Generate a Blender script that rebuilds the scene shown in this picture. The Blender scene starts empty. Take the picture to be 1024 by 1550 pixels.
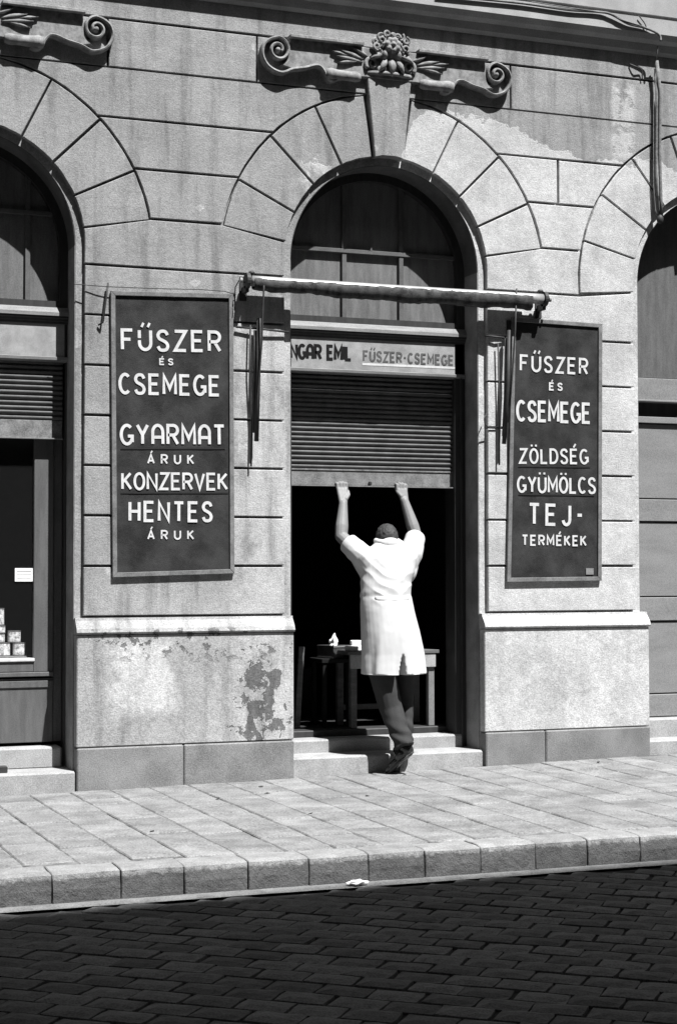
import bpy, bmesh, math, random
from mathutils import Vector, Matrix, noise
random.seed(7)
S = bpy.context.scene
COL = S.collection
PI = math.pi
rad = math.radians

# ------------------------------------------------------------------ camera
CAM = Vector((-4.3272523, -10.4975907, 1.3411132))
RX = Vector((0.9355129, -0.35328925, -0.00152)); UP = Vector((-0.01113251, -0.03377866, 0.99936733)); FW = Vector((0.35311708, 0.93490412, 0.03553337))
FPX = 2545.38
cam = bpy.data.cameras.new('camera'); co = bpy.data.objects.new('camera', cam); COL.objects.link(co)
cam.sensor_fit = 'VERTICAL'; cam.sensor_height = 36; cam.lens = 36 * FPX / 1550; cam.clip_end = 300; cam.clip_start = .05
m = Matrix((RX, UP, -FW)).transposed().to_4x4(); m.translation = CAM; co.matrix_world = m
S.camera = co
# ------------------------------------------------------------------ sky, sun, exposure
SUND = Vector((-.37, 1, -1.9)).normalized()            # the way the light travels
elev = math.asin(-SUND.z); azi = math.atan2(-SUND.x, -SUND.y)
w = bpy.data.worlds.new('World'); S.world = w; w.use_nodes = True
nt = w.node_tree; bg = nt.nodes['Background']
sky = nt.nodes.new('ShaderNodeTexSky'); sky.sky_type = 'NISHITA'; sky.sun_disc = False
sky.sun_elevation = elev; sky.sun_rotation = azi
bw = nt.nodes.new('ShaderNodeSeparateColor'); nt.links.new(sky.outputs[0], bw.inputs[0]); nt.links.new(bw.outputs[0], bg.inputs[0])   # red-sensitive film: a dark blue sky
bg.inputs[1].default_value = 0.05
sd = bpy.data.lights.new('sun', 'SUN'); so = bpy.data.objects.new('sun', sd); COL.objects.link(so)
sd.energy = 5.0; sd.angle = rad(.5); sd.color = (1, 1, 1)
so.rotation_euler = SUND.to_track_quat('-Z', 'Y').to_euler(); so.location = (4, -12, 20)
vs = S.view_settings; vs.view_transform = 'Standard'; vs.look = 'None'; vs.gamma = 1; vs.exposure = 1.3; vs.use_curve_mapping = False
S.display_settings.display_device = 'sRGB'

def P(px, py, y):
    """the point of the plane y = const seen at a pixel of the 1024 x 1550 photograph"""
    q = FW + RX * ((px - 512) / FPX) + UP * ((775 - py) / FPX)
    return CAM + q * ((y - CAM.y) / q.y)

# ------------------------------------------------------------------ materials
AL = .53      # overall reflectance scale, lowered so less light bounces into the shade
class NB:
    def __init__(s, name):
        s.m = bpy.data.materials.new(name); s.m.use_nodes = True; s.t = s.m.node_tree
        s.b = s.t.nodes['Principled BSDF']; s.g = None
    def n(s, typ, **k):
        x = s.t.nodes.new(typ)
        for a, v in k.items(): setattr(x, a, v)
        return x
    def L(s, a, b): s.t.links.new(a, b)
    def pos(s):
        if not s.g: s.g = s.n('ShaderNodeNewGeometry')
        return s.g.outputs['Position']
    def xyz(s, v=None):
        x = s.n('ShaderNodeSeparateXYZ'); s.L(v or s.pos(), x.inputs[0]); return x.outputs
    def m_(s, op, a, b=None, c=None):
        x = s.n('ShaderNodeMath', operation=op)
        for i, v in enumerate((a, b, c)):
            if v is None: continue
            if isinstance(v, (int, float)): x.inputs[i].default_value = v
            else: s.L(v, x.inputs[i])
        return x.outputs[0]
    def noise(s, scale, det=4, rough=.55, vec=None, stretch=None, dist=0.):
        x = s.n('ShaderNodeTexNoise'); x.inputs['Scale'].default_value = scale; x.inputs['Detail'].default_value = det
        x.inputs['Roughness'].default_value = rough; x.inputs['Distortion'].default_value = dist
        v = vec or s.pos()
        if stretch:
            mp = s.n('ShaderNodeMapping'); mp.inputs['Scale'].default_value = stretch; s.L(v, mp.inputs[0]); v = mp.outputs[0]
        s.L(v, x.inputs[0]); return x.outputs['Fac']
    def ss(s, v, a, b, lo=0., hi=1.):
        x = s.n('ShaderNodeMapRange'); x.interpolation_type = 'SMOOTHSTEP'
        s.L(v, x.inputs[0]) if not isinstance(v, float) else None
        x.inputs[1].default_value = a; x.inputs[2].default_value = b; x.inputs[3].default_value = lo; x.inputs[4].default_value = hi
        if a > b:
            x.inputs[1].default_value = b; x.inputs[2].default_value = a; x.inputs[3].default_value = hi; x.inputs[4].default_value = lo
        return x.outputs[0]
    def mix(s, f, a, b):
        # a + f*(b-a) on scalars
        if isinstance(a, (int, float)) and isinstance(b, (int, float)): return s.m_('MULTIPLY_ADD', f, b - a, a)
        return s.m_('ADD', s.m_('MULTIPLY', s.m_('SUBTRACT', 1., f), a), s.m_('MULTIPLY', f, b))
    def rnd(s):
        x = s.n('ShaderNodeObjectInfo'); return x.outputs['Random']
    def bump(s, h, dist=.002, st=1.):
        x = s.n('ShaderNodeBump'); x.inputs['Distance'].default_value = dist; x.inputs['Strength'].default_value = st
        s.L(h, x.inputs['Height']); s.L(x.outputs[0], s.b.inputs['Normal'])
    def col(s, v):
        if isinstance(v, (int, float)): s.b.inputs['Base Color'].default_value = (v, v, v, 1)
        else:
            c = s.n('ShaderNodeCombineColor')
            for i in range(3): s.L(v, c.inputs[i])
            s.L(c.outputs[0], s.b.inputs['Base Color'])
    def fin(s, rough=.85, spec=.25, metal=0.):
        s.b.inputs['Roughness'].default_value = rough; s.b.inputs['Specular IOR Level'].default_value = spec
        s.b.inputs['Metallic'].default_value = metal; return s.m

def simple(name, c, rough=.8, var=.3, scale=6., grain=.25, gs=220., bump=.0012, metal=0., spec=.3, stretch=None, orand=0.):
    k = NB(name)
    a = k.noise(scale, 5, .6, stretch=stretch); g = k.noise(gs, 2, .6)
    if name not in ('white_cotton', 'white_letter_paint', 'white_paper'): c = c * AL
    v = k.m_('MULTIPLY', c, k.m_('ADD', k.ss(a, .25, .75, 1 - var, 1 + var), k.ss(g, .25, .75, -grain, grain)))
    if orand: v = k.m_('MULTIPLY', v, k.m_('MULTIPLY_ADD', k.rnd(), 2 * orand, 1 - orand))
    k.col(v); k.bump(k.m_('ADD', k.m_('MULTIPLY', a, .6), k.m_('MULTIPLY', g, .4)), bump)
    return k.fin(rough, spec, metal)

def stucco():
    k = NB('old_painted_plaster')
    x, y, z = k.xyz()[:]
    n1 = k.noise(2.2, 6, .6, dist=.4); n2 = k.noise(9, 6, .65); n3 = k.noise(34, 4, .6); g = k.noise(115, 3, .75); g2 = k.noise(95, 2, .6)
    streak = k.noise(3.2, 4, .6, stretch=(3.2, 1, .35))
    wob = k.m_('MULTIPLY', k.m_('SUBTRACT', k.noise(4.5, 7, .62), .5), .55)
    zb = k.m_('ADD', z, wob)
    # newer, paler coat right of the doorway and round its arch, with a ragged upper edge
    edge = k.m_('SUBTRACT', k.m_('MULTIPLY_ADD', k.ss(x, .02, .25), .40, 4.08), k.m_('MULTIPLY', k.ss(x, .75, 1.5), .20))
    low = k.ss(k.m_('SUBTRACT', zb, edge), .012, -.012)
    right = k.ss(k.m_('ADD', x, k.m_('MULTIPLY', wob, .6)), .02, .07)
    lv = k.m_('MULTIPLY', k.ss(x, -.70, -.55), k.ss(z, 3.7, 3.85))
    lv = k.m_('MULTIPLY', lv, k.ss(n1, .42, .52))
    pale = k.m_('MULTIPLY', low, k.m_('MAXIMUM', right, lv))
    # pale run marks on the right upper stones
    rx = k.ss(k.m_('ABSOLUTE', k.m_('SUBTRACT', k.m_('ADD', x, k.m_('MULTIPLY', wob, .2)), 1.83)), .12, .07)
    run = k.m_('MULTIPLY', k.m_('MULTIPLY', rx, k.ss(k.m_('ABSOLUTE', k.m_('SUBTRACT', z, 4.57)), .30, .24)), k.ss(n2, .4, .5))
    pale = k.m_('MAXIMUM', pale, k.m_('MULTIPLY', run, .7))
    # lighter, scrubbed zone of the left pier beside the door, patchy
    scr = k.m_('MULTIPLY', k.ss(k.m_('ADD', k.m_('MULTIPLY', n1, 1.), k.m_('MULTIPLY', n2, .6)), .62, .80), k.m_('MULTIPLY', k.ss(x, -1.25, -1.02), k.ss(z, 3.25, 2.9)))
    scr = k.m_('MULTIPLY', scr, k.ss(x, .2, .1))
    lowl = k.m_('MULTIPLY', k.ss(z, 1.42, 1.0), .5)
    base = k.mix(k.m_('MAXIMUM', scr, lowl), .43, .64)
    patch = k.m_('MULTIPLY', k.ss(k.m_('ABSOLUTE', k.m_('ADD', x, k.m_('ADD', 1.68, wob))), .22, .12), k.m_('MULTIPLY', k.ss(z, .4, .5), k.ss(z, .95, .85)))
    base = k.mix(patch, base, .80)
    base = k.mix(pale, base, k.mix(k.ss(n2, .3, .7), .66, .78))
    # small bright chips
    chip = k.m_('MULTIPLY', k.ss(k.noise(5.5, 3, .5), .70, .715), k.ss(x, .1, -.1))
    base = k.mix(k.m_('MULTIPLY', chip, .8), base, .62)
    # peeled dark blotch on the left plinth
    sx = k.m_('DIVIDE', k.m_('ADD', x, .93), .15); sz = k.m_('DIVIDE', k.m_('SUBTRACT', z, .52), .26)
    r2 = k.m_('ADD', k.m_('MULTIPLY', sx, sx), k.m_('MULTIPLY', sz, sz))
    blot = k.m_('MULTIPLY', k.ss(k.m_('SUBTRACT', k.noise(11, 6, .62, dist=.3), k.m_('MULTIPLY', r2, .09)), .44, .455), k.ss(z, .95, .9))
    blot2 = k.m_('MULTIPLY', k.m_('MULTIPLY', k.ss(k.noise(13, 5, .65), .575, .60), k.ss(z, .70, .88)), k.m_('MULTIPLY', k.ss(z, 1.0, .96), k.ss(x, 0., -.1)))
    base = k.mix(k.m_('MULTIPLY', k.m_('MAXIMUM', blot, blot2), .85), base, .15)
    # soot and rain streaks, mostly on the older coat
    dirt = k.m_('MULTIPLY', k.ss(streak, .46, .72), k.m_('MULTIPLY_ADD', pale, -.24, .36))
    base = k.m_('MULTIPLY', base, k.m_('SUBTRACT', 1., dirt))
    base = k.m_('MULTIPLY', base, k.ss(n1, .3, .7, .86, 1.12))
    base = k.m_('MULTIPLY', base, k.ss(n3, .3, .7, .90, 1.08))
    base = k.m_('MULTIPLY', base, k.ss(g, .3, .7, .74, 1.24))
    pit = k.ss(k.noise(42, 2, .5), .76, .79)
    base = k.m_('MULTIPLY', base, k.m_('MULTIPLY_ADD', pit, -.5, 1.))
    k.col(k.m_('MULTIPLY', base, AL))
    h = k.m_('ADD', k.m_('ADD', k.m_('MULTIPLY', n2, 1.4), k.m_('MULTIPLY', g2, .5)), k.m_('ADD', k.m_('MULTIPLY', g, .35), k.m_('SUBTRACT', k.m_('MULTIPLY', pale, .5), k.m_('MULTIPLY', k.m_('MAXIMUM', blot, blot2), 1.1))))
    k.bump(h, .004)
    return k.fin(.92, .15)

M = {}
M['plaster'] = stucco()
M['soffit'] = simple('shade_dark_soffit_plaster', .15, .95, .3, 5, .2, 130, .003)  # plaster darkened in colour to stand for the shade under the arch
M['reveal'] = simple('shade_toned_reveal_plaster', .36, .95, .3, 5, .2, 130, .003)  # shade of the jambs put into the plaster colour
M['socle'] = simple('limestone_socle', .29, .9, .22, 5, .28, 140, .004, orand=.06)
M['step'] = simple('worn_limestone', .46, .85, .16, 7, .25, 140, .003, orand=.05)
M['slab'] = simple('paving_stone', .29, .9, .28, 5, .38, 100, .004, orand=.12)
M['kerb'] = simple('granite_kerb', .42, .85, .2, 9, .3, 150, .006, orand=.1)
def kerbmat():
    k = NB('granite_kerb'); x, y, z = k.xyz()[:]
    a = k.noise(9, 5, .65); g = k.noise(150, 3, .65); b = k.noise(30, 4, .6)
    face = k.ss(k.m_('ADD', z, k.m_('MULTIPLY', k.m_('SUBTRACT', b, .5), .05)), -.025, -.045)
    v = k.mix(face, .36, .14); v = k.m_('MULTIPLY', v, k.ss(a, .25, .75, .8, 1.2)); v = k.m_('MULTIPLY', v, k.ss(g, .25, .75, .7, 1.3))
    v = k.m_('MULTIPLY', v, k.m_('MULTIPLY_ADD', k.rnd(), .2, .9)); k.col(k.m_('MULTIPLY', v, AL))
    k.bump(k.m_('ADD', k.m_('MULTIPLY', b, 1.), k.m_('MULTIPLY', g, .4)), .008); return k.fin(.9, .2)
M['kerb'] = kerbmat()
M['gutter'] = simple('gutter_dust', .24, .95, .25, 12, .3, 120, .004)
M['sett'] = simple('basalt_sett', .14, .75, .25, 14, .35, 120, .004, orand=.32, spec=.2)
M['joint'] = simple('sandy_joint', .025, .95, .3, 10, .3, 120, .003)
M['pjoint'] = simple('grey_joint', .20, .95, .8, 7, .3, 120, .003)
M['orn'] = simple('carved_stucco', .33, .9, .42, 22, .2, 200, .003)
M['keys'] = simple('cornice_stucco', .52, .9, .2, 4, .22, 200, .003)
M['dwood'] = simple('dark_painted_wood', .055, .55, .25, 5, .15, 180, .001, stretch=(6, 6, .6))
M['ledge'] = simple('weathered_light_wood', .30, .7, .2, 9, .2, 160, .001, stretch=(.6, 4, 4))
M['bar'] = simple('glazing_bar_paint', .15, .7, .2, 9, .2, 160, .001)
M['gwood'] = simple('grey_painted_wood', .15, .65, .2, 5, .22, 170, .001, stretch=(5, 5, .7))
M['pwood'] = simple('pale_grey_wood', .27, .7, .12, 6, .25, 180, .001)
M['fascia'] = simple('fascia_paint', .42, .75, .25, 10, .2, 180, .001)
M['board'] = simple('shutter_board_paint', .30, .75, .12, 3, .28, 190, .0012, stretch=(.7, 4, 3))
M['slat'] = simple('galvanised_slat', .15, .6, .25, 12, .25, 150, .0008, metal=0., spec=.2)
M['sbar'] = simple('shutter_bar', .26, .6, .35, 14, .3, 110, .001)
M['iron'] = simple('rusty_iron', .05, .6, .3, 18, .3, 200, .001)
M['steel'] = simple('bright_tube', .55, .35, .15, 9, .1, 160, .0005, metal=.3, spec=.6)
M['cloth'] = simple('weathered_awning_cloth', .085, .95, .7, 16, .3, 150, .004)
M['sign'] = simple('painted_sheet_iron', .048, .6, .5, 5.5, .25, 200, .004, spec=.12)
M['sframe'] = simple('sign_frame_wood', .23, .7, .3, 14, .25, 170, .001)
M['white'] = simple('white_letter_paint', .45, .6, .12, 20, .12, 180, .0005)
M['black'] = simple('black_letter_paint', .02, .8, .2, 20, .1, 180, .0005, spec=.05)
M['greyp'] = simple('faded_letter_paint', .12, .7, .25, 26, .2, 180, .0005)
M['lined'] = simple('ruled_line_paint', .02, .7, .2, 20, .1, 180, .0005)
M['curtain'] = simple('dusty_glass', .22, .35, .25, 5, .25, 150, .001, spec=.5, stretch=(5, 1, .8))
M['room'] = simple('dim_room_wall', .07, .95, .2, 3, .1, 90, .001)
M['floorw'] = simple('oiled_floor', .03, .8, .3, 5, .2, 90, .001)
M['skin'] = simple('skin', .31, .55, .08, 14, .1, 260, .0008)
M['hair'] = simple('greying_hair', .055, .7, .5, 60, .4, 300, .002, stretch=(1, 1, .25))
M['coat'] = simple('white_cotton', .43, .9, .03, 8, .04, 400, .0006, spec=.1)
M['trous'] = simple('dark_trouser_cloth', .065, .9, .15, 10, .25, 380, .0008, spec=.1)
M['shoe'] = simple('polished_leather', .03, .22, .2, 10, .1, 200, .0004, spec=.6)
M['sole'] = simple('leather_sole', .10, .6, .2, 10, .2, 200, .0006)
M['twood'] = simple('worn_table_wood', .16, .75, .25, 8, .25, 170, .001, stretch=(1, 1, 5))
M['paper'] = simple('white_paper', .75, .9, .06, 20, .05, 200, .0005)
M['label'] = simple('printed_label', .95, .6, .55, 34, .4, 90, .0003)
M['apron'] = simple('pale_table_apron', .50, .8, .2, 9, .25, 160, .001)
M['tin'] = simple('tin_plate', .5, .35, .2, 20, .1, 90, .0003, metal=.6)
M['crate'] = simple('dark_crate', .06, .7, .3, 12, .2, 150, .001)
M['cable'] = simple('cable_sheath', .20, .6, .3, 30, .3, 150, .0005)
M['rope'] = simple('old_rope', .26, .95, .35, 40, .4, 300, .002)
M['far'] = simple('opposite_plaster', .25, .9, .15, 1.5, .1, 60, .003)

def glass():
    k = NB('shop_glass'); t = k.t
    tr = k.n('ShaderNodeBsdfTransparent'); gl = k.n('ShaderNodeBsdfGlossy'); gl.inputs['Roughness'].default_value = .03
    df = k.n('ShaderNodeBsdfDiffuse'); df.inputs[0].default_value = (.12, .12, .12, 1)
    lw = k.n('ShaderNodeLayerWeight'); lw.inputs[0].default_value = .3; fr_ = k.m_('MULTIPLY_ADD', k.m_('POWER', lw.outputs['Facing'], 3.), .35, .04)
    m1 = k.n('ShaderNodeMixShader'); m1.inputs[0].default_value = .03; k.L(tr.outputs[0], m1.inputs[1]); k.L(df.outputs[0], m1.inputs[2])
    m2 = k.n('ShaderNodeMixShader'); k.L(fr_, m2.inputs[0]); k.L(m1.outputs[0], m2.inputs[1]); k.L(gl.outputs[0], m2.inputs[2])
    k.L(m2.outputs[0], t.nodes['Material Output'].inputs[0]); return k.m
M['glass'] = glass()

# ------------------------------------------------------------------ builders
def link(name, me, mat=None, parent=None, loc=None, smooth=False, **props):
    o = bpy.data.objects.new(name, me); COL.objects.link(o)
    if mat is not None and me is not None and not me.materials: me.materials.append(mat)
    if loc is not None: o.location = loc
    if parent is not None: o.parent = parent; 
    if smooth:
        for p in me.polygons: p.use_smooth = True
    for k, v in props.items(): o[k] = v
    return o
def bmobj(name, bm, mat, parent=None, loc=None, smooth=False, **props):
    bmesh.ops.recalc_face_normals(bm, faces=bm.faces)
    me = bpy.data.meshes.new(name); bm.to_mesh(me); bm.free()
    return link(name, me, mat, parent, loc, smooth, **props)
def thing(name, label, cat, loc=(0, 0, 0), group=None, parent=None):
    o = bpy.data.objects.new(name, None); o.empty_display_size = .1; COL.objects.link(o); o.location = loc
    o['label'] = label; o['category'] = cat
    if group: o['group'] = group
    return o
def box(bm, x0, x1, y0, y1, z0, z1, bev=0., jit=0.):
    vs = [bm.verts.new((x, y, z)) for z in (z0, z1) for y in (y0, y1) for x in (x0, x1)]
    f = [(0, 2, 3, 1), (4, 5, 7, 6), (0, 1, 5, 4), (2, 6, 7, 3), (0, 4, 6, 2), (1, 3, 7, 5)]
    fs = [bm.faces.new([vs[i] for i in q]) for q in f]
    if jit:
        for v in vs: v.co += Vector([random.uniform(-jit, jit) for _ in range(3)])
    if bev:
        es = list({e for q in fs for e in q.edges}); bmesh.ops.bevel(bm, geom=es, offset=bev, segments=1, affect='EDGES')
    return vs
def bobj(name, mat, dims, parent=None, bev=.003, jit=0., **props):
    bm = bmesh.new(); box(bm, *dims, bev=bev, jit=jit); return bmobj(name, bm, mat, parent, **props)
def tube(bm, pts, r, n=8, caps=True):
    pts = [Vector(p) for p in pts]; rs = r if isinstance(r, (list, tuple)) else [r] * len(pts)
    rings = []; nrm = None
    for i, p in enumerate(pts):
        t = (pts[min(i + 1, len(pts) - 1)] - pts[max(i - 1, 0)]).normalized()
        if nrm is None: nrm = t.orthogonal().normalized()
        nrm = (nrm - t * nrm.dot(t)); nrm = nrm.normalized() if nrm.length > 1e-6 else t.orthogonal().normalized()
        b = t.cross(nrm)
        rings.append([bm.verts.new(p + (nrm * math.cos(a) + b * math.sin(a)) * rs[i]) for a in [2 * PI * k / n for k in range(n)]])
    for a, b in zip(rings, rings[1:]):
        for k in range(n): bm.faces.new((a[k], a[(k + 1) % n], b[(k + 1) % n], b[k]))
    if caps: bm.faces.new(rings[0][::-1]); bm.faces.new(rings[-1])
def ell(bm, c, r, rot=None, seg=14, rings=9):
    mt = Matrix.Translation(Vector(c)) @ (rot.to_4x4() if rot else Matrix()) @ Matrix.Diagonal((*r, 1))
    bmesh.ops.create_uvsphere(bm, u_segments=seg, v_segments=rings, radius=1, matrix=mt)
def capsule(bm, a, b, ra, rb, n=12):
    a, b = Vector(a), Vector(b); d = b - a
    pts, rs = [], []
    for t in (0, .08, .35, .7, 1): 
        an = t * PI / 2; pts.append(a - d.normalized() * ra * math.cos(an)); rs.append(max(ra * math.sin(an), .0004))
    for t in (0, .3, .65, .92, 1): 
        an = t * PI / 2; pts.append(b + d.normalized() * rb * math.sin(an)); rs.append(max(rb * math.cos(an), .0004))
    tube(bm, pts, rs, n)
def prism(bm, poly, y0, y1, bev=0.):
    """polygon in (x,z), front at y0 (towards the street), back at y1; bev: small chamfer on the front edge"""
    n = len(poly)
    if bev:
        ins = []
        for i in range(n):
            p0, p1, p2 = Vector(poly[i - 1]), Vector(poly[i]), Vector(poly[(i + 1) % n])
            d1 = (p1 - p0).normalized(); d2 = (p2 - p1).normalized()
            n1 = Vector((-d1.y, d1.x)); n2 = Vector((-d2.y, d2.x)); nn = n1 + n2
            nn = nn.normalized() / max(.35, nn.normalized().dot(n1)) if nn.length > 1e-6 else n1
            ins.append(p1 + nn * bev)
        # orientation check
        ar = sum(poly[i - 1][0] * poly[i][1] - poly[i][0] * poly[i - 1][1] for i in range(n))
        if ar < 0: ins = [Vector(poly[i]) * 2 - ins[i] for i in range(n)]
        L0 = [bm.verts.new((p.x, y0, p.y)) for p in ins]; L1 = [bm.verts.new((p[0], y0 + bev, p[1])) for p in poly]
        rings = [L0, L1]
    else: rings = [[bm.verts.new((p[0], y0, p[1])) for p in poly]]
    rings.append([bm.verts.new((p[0], y1, p[1])) for p in poly])
    bm.faces.new(rings[0]); bm.faces.new(rings[-1][::-1])
    for a, b in zip(rings, rings[1:]):
        for k in range(n): bm.faces.new((a[k], b[k], b[(k + 1) % n], a[(k + 1) % n]))
def offset_poly(poly, d):
    n = len(poly); out = []
    ar = sum(poly[i - 1][0] * poly[i][1] - poly[i][0] * poly[i - 1][1] for i in range(n)); sg = 1 if ar > 0 else -1
    for i in range(n):
        p0, p1, p2 = Vector(poly[i - 1]), Vector(poly[i]), Vector(poly[(i + 1) % n])
        d1 = (p1 - p0).normalized(); d2 = (p2 - p1).normalized()
        n1 = Vector((-d1.y, d1.x)) * sg; n2 = Vector((-d2.y, d2.x)) * sg; nn = (n1 + n2)
        nn = nn.normalized(); out.append(tuple(p1 + nn * d / max(.4, nn.dot(n1))))
    return out
def sweep(bm, path, prof, closed=False):
    """sweep a profile (n,y) along a path in the wall plane (x,z); n = offset along the path's left normal, y = depth"""
    rings = []; N = len(path)
    for i in range(N):
        a = Vector(path[max(i - 1, 0)]); b = Vector(path[min(i + 1, N - 1)]); t = (b - a).normalized(); nr = Vector((-t.y, t.x))
        rings.append([bm.verts.new((path[i][0] + nr.x * q[0], q[1], path[i][1] + nr.y * q[0])) for q in prof])
    k = len(prof)
    for a, b in zip(rings, rings[1:]):
        for j in range(k): bm.faces.new((a[j], a[(j + 1) % k], b[(j + 1) % k], b[j]))
    bm.faces.new(rings[0]); bm.faces.new(rings[-1][::-1])
def baked(name, bm, voxel, mat, parent, smooth_it=4, disp=None, **props):
    """union of overlapping closed shapes into one skin"""
    bmesh.ops.recalc_face_normals(bm, faces=bm.faces)
    me = bpy.data.meshes.new(name); bm.to_mesh(me); bm.free()
    o = bpy.data.objects.new(name, me); COL.objects.link(o)
    r = o.modifiers.new('r', 'REMESH'); r.mode = 'VOXEL'; r.voxel_size = voxel; r.use_smooth_shade = True
    s_ = o.modifiers.new('s', 'SMOOTH'); s_.factor = .5; s_.iterations = smooth_it
    dg = bpy.context.evaluated_depsgraph_get(); ev = o.evaluated_get(dg)
    me2 = bpy.data.meshes.new_from_object(ev); bpy.data.objects.remove(o)
    if disp:
        co_ = [v.co.copy() for v in me2.vertices]; nr = [v.normal.copy() for v in me2.vertices]
        for v, c, n_ in zip(me2.vertices, co_, nr): v.co = disp(c, n_)
    for p in me2.polygons: p.use_smooth = True
    me2.name = name; me2.materials.clear()
    return link(name, me2, mat, parent, **props)

# ------------------------------------------------------------------ facade geometry
ZC = 3.40; ZS = 3.42; RE = 1.183; RB = .735; RO = .69; GAP = .0075
ZL = [1.06 + .3195 * k for k in range(13)]      # course lines 1.06 .. 4.894
CL, CC, CR = -2.82, 0., 2.645                    # the three arches
LO = {CL: False, CC: False, CR: True}
def ext_x(z): return math.sqrt(max(RE * RE - (z - ZC) ** 2, 0))
def inn_x(z): return RB if z <= ZS else math.sqrt(max(RB * RB - (z - ZS) ** 2, 0))
def joint_pts(deg):
    a = rad(deg); d = Vector((math.sin(a), math.cos(a)))
    # inner hit with circle RB about ZS, from (0,ZC)
    o = Vector((0, ZC - ZS)); b = o.dot(d); c = o.dot(o) - RB * RB; t = -b + math.sqrt(b * b - c)
    if deg > 90: return (RB, ZC + (RB / math.tan(a)) if False else ZC + RB * math.cos(a) / math.sin(a)), (d.x * RE, ZC + d.y * RE)
    return (d.x * t, ZC + d.y * t), (d.x * RE, ZC + d.y * RE)
def right_profile(c, z0, z1, k):
    """boundary of a pier course on the right-hand flank of arch c, bottom to top (x,z)"""
    zs = [z0 + (z1 - z0) * i / 8 for i in range(9)]
    if k >= 8: pts = [(ext_x(z), z) for z in zs]
    elif k == 7 or k == 6:
        deg = 94.4 if LO[c] else 80
        ji, jo = joint_pts(deg)
        if LO[c]:
            if k == 7: pts = [(ext_x(z) if z > ZC else RE - .003, z) for z in zs]
            else: pts = [(RB, z0), (RB, ji[1]), (RE - .003, z1)]
        else:
            if k == 7: pts = [(inn_x(z), z) for z in [z0, ZS, ZS + .04, ji[1] - .03]] + [ji] + [(jo[0], z1)]
            else: pts = [(inn_x(z), z) for z in (z0, z1)]
    else: pts = [(RB, z0), (RB, z1)]
    return [(c + x, z) for x, z in pts]
def left_profile(c, z0, z1, k): return [(2 * c - x, z) for x, z in right_profile(c, z0, z1, k)]

shop = thing('shop_building', 'old street-front building with grooved plaster courses, arched shop openings and stone steps', 'building')
# backing wall with three arched holes
def arch_hole(c, zb=-.2):
    pts = [(c + RO, zb)] + [(c + RO * math.cos(a), ZS + RO * math.sin(a)) for a in [PI * i / 40 for i in range(41)]] + [(c - RO, zb)]
    return pts
def curve_solid(name, outer, holes, y0, y1, mat, parent, **pr):
    cu = bpy.data.curves.new(name, 'CURVE'); cu.dimensions = '2D'; cu.fill_mode = 'BOTH'; cu.extrude = (y1 - y0) / 2
    for pts in [outer] + holes:
        sp = cu.splines.new('POLY'); sp.points.add(len(pts) - 1); sp.use_cyclic_u = True
        for q, p in zip(sp.points, pts): q.co = (p[0], p[1], 0, 1)
    o = bpy.data.objects.new(name, cu); COL.objects.link(o)
    dg = bpy.context.evaluated_depsgraph_get(); me = bpy.data.meshes.new_from_object(o.evaluated_get(dg)); bpy.data.objects.remove(o)
    me.transform(Matrix.Translation((0, (y0 + y1) / 2, 0)) @ Matrix.Rotation(PI / 2, 4, 'X'))
    return link(name, me, mat, parent, **pr)
XL, XR = -5.6, 5.6
curve_solid('wall', [(XL, -.3), (XR, -.3), (XR, 7.5), (XL, 7.5)], [arch_hole(c, -.25) for c in (CL, CC, CR)], .038, .46, M['plaster'], shop)

for c in (CL, CC, CR):  # added thin skin over each reveal; its colour carries the shade, deepest overhead
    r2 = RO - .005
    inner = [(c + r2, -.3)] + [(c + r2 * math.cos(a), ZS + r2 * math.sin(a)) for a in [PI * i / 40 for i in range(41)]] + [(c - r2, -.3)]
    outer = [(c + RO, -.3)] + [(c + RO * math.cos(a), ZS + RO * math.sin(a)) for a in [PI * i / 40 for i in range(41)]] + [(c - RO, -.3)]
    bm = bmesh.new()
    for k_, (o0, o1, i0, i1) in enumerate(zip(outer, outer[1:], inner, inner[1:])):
        if k_ in (1, 41): bmobj('reveal_shade_skin', bm, M['reveal'] if k_ == 1 else M['soffit'], shop); bm = bmesh.new()
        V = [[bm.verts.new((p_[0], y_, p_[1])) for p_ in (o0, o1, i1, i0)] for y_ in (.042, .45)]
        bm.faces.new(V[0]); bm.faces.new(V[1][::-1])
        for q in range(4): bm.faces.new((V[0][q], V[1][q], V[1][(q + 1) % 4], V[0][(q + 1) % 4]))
    bmobj('reveal_shade_skin', bm, M['reveal'], shop)
def block(poly, name='stone_block', y0=0., bev=.004, mat=None, y1=.039):
    bm = bmesh.new(); poly = [(a_ + random.uniform(-.0016, .0016), b_ + random.uniform(-.0016, .0016)) for a_, b_ in offset_poly(poly, GAP)]; prism(bm, poly, y0 + random.uniform(-.001, .001), y1, bev)
    return bmobj(name, bm, mat or M['plaster'], shop)
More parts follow.
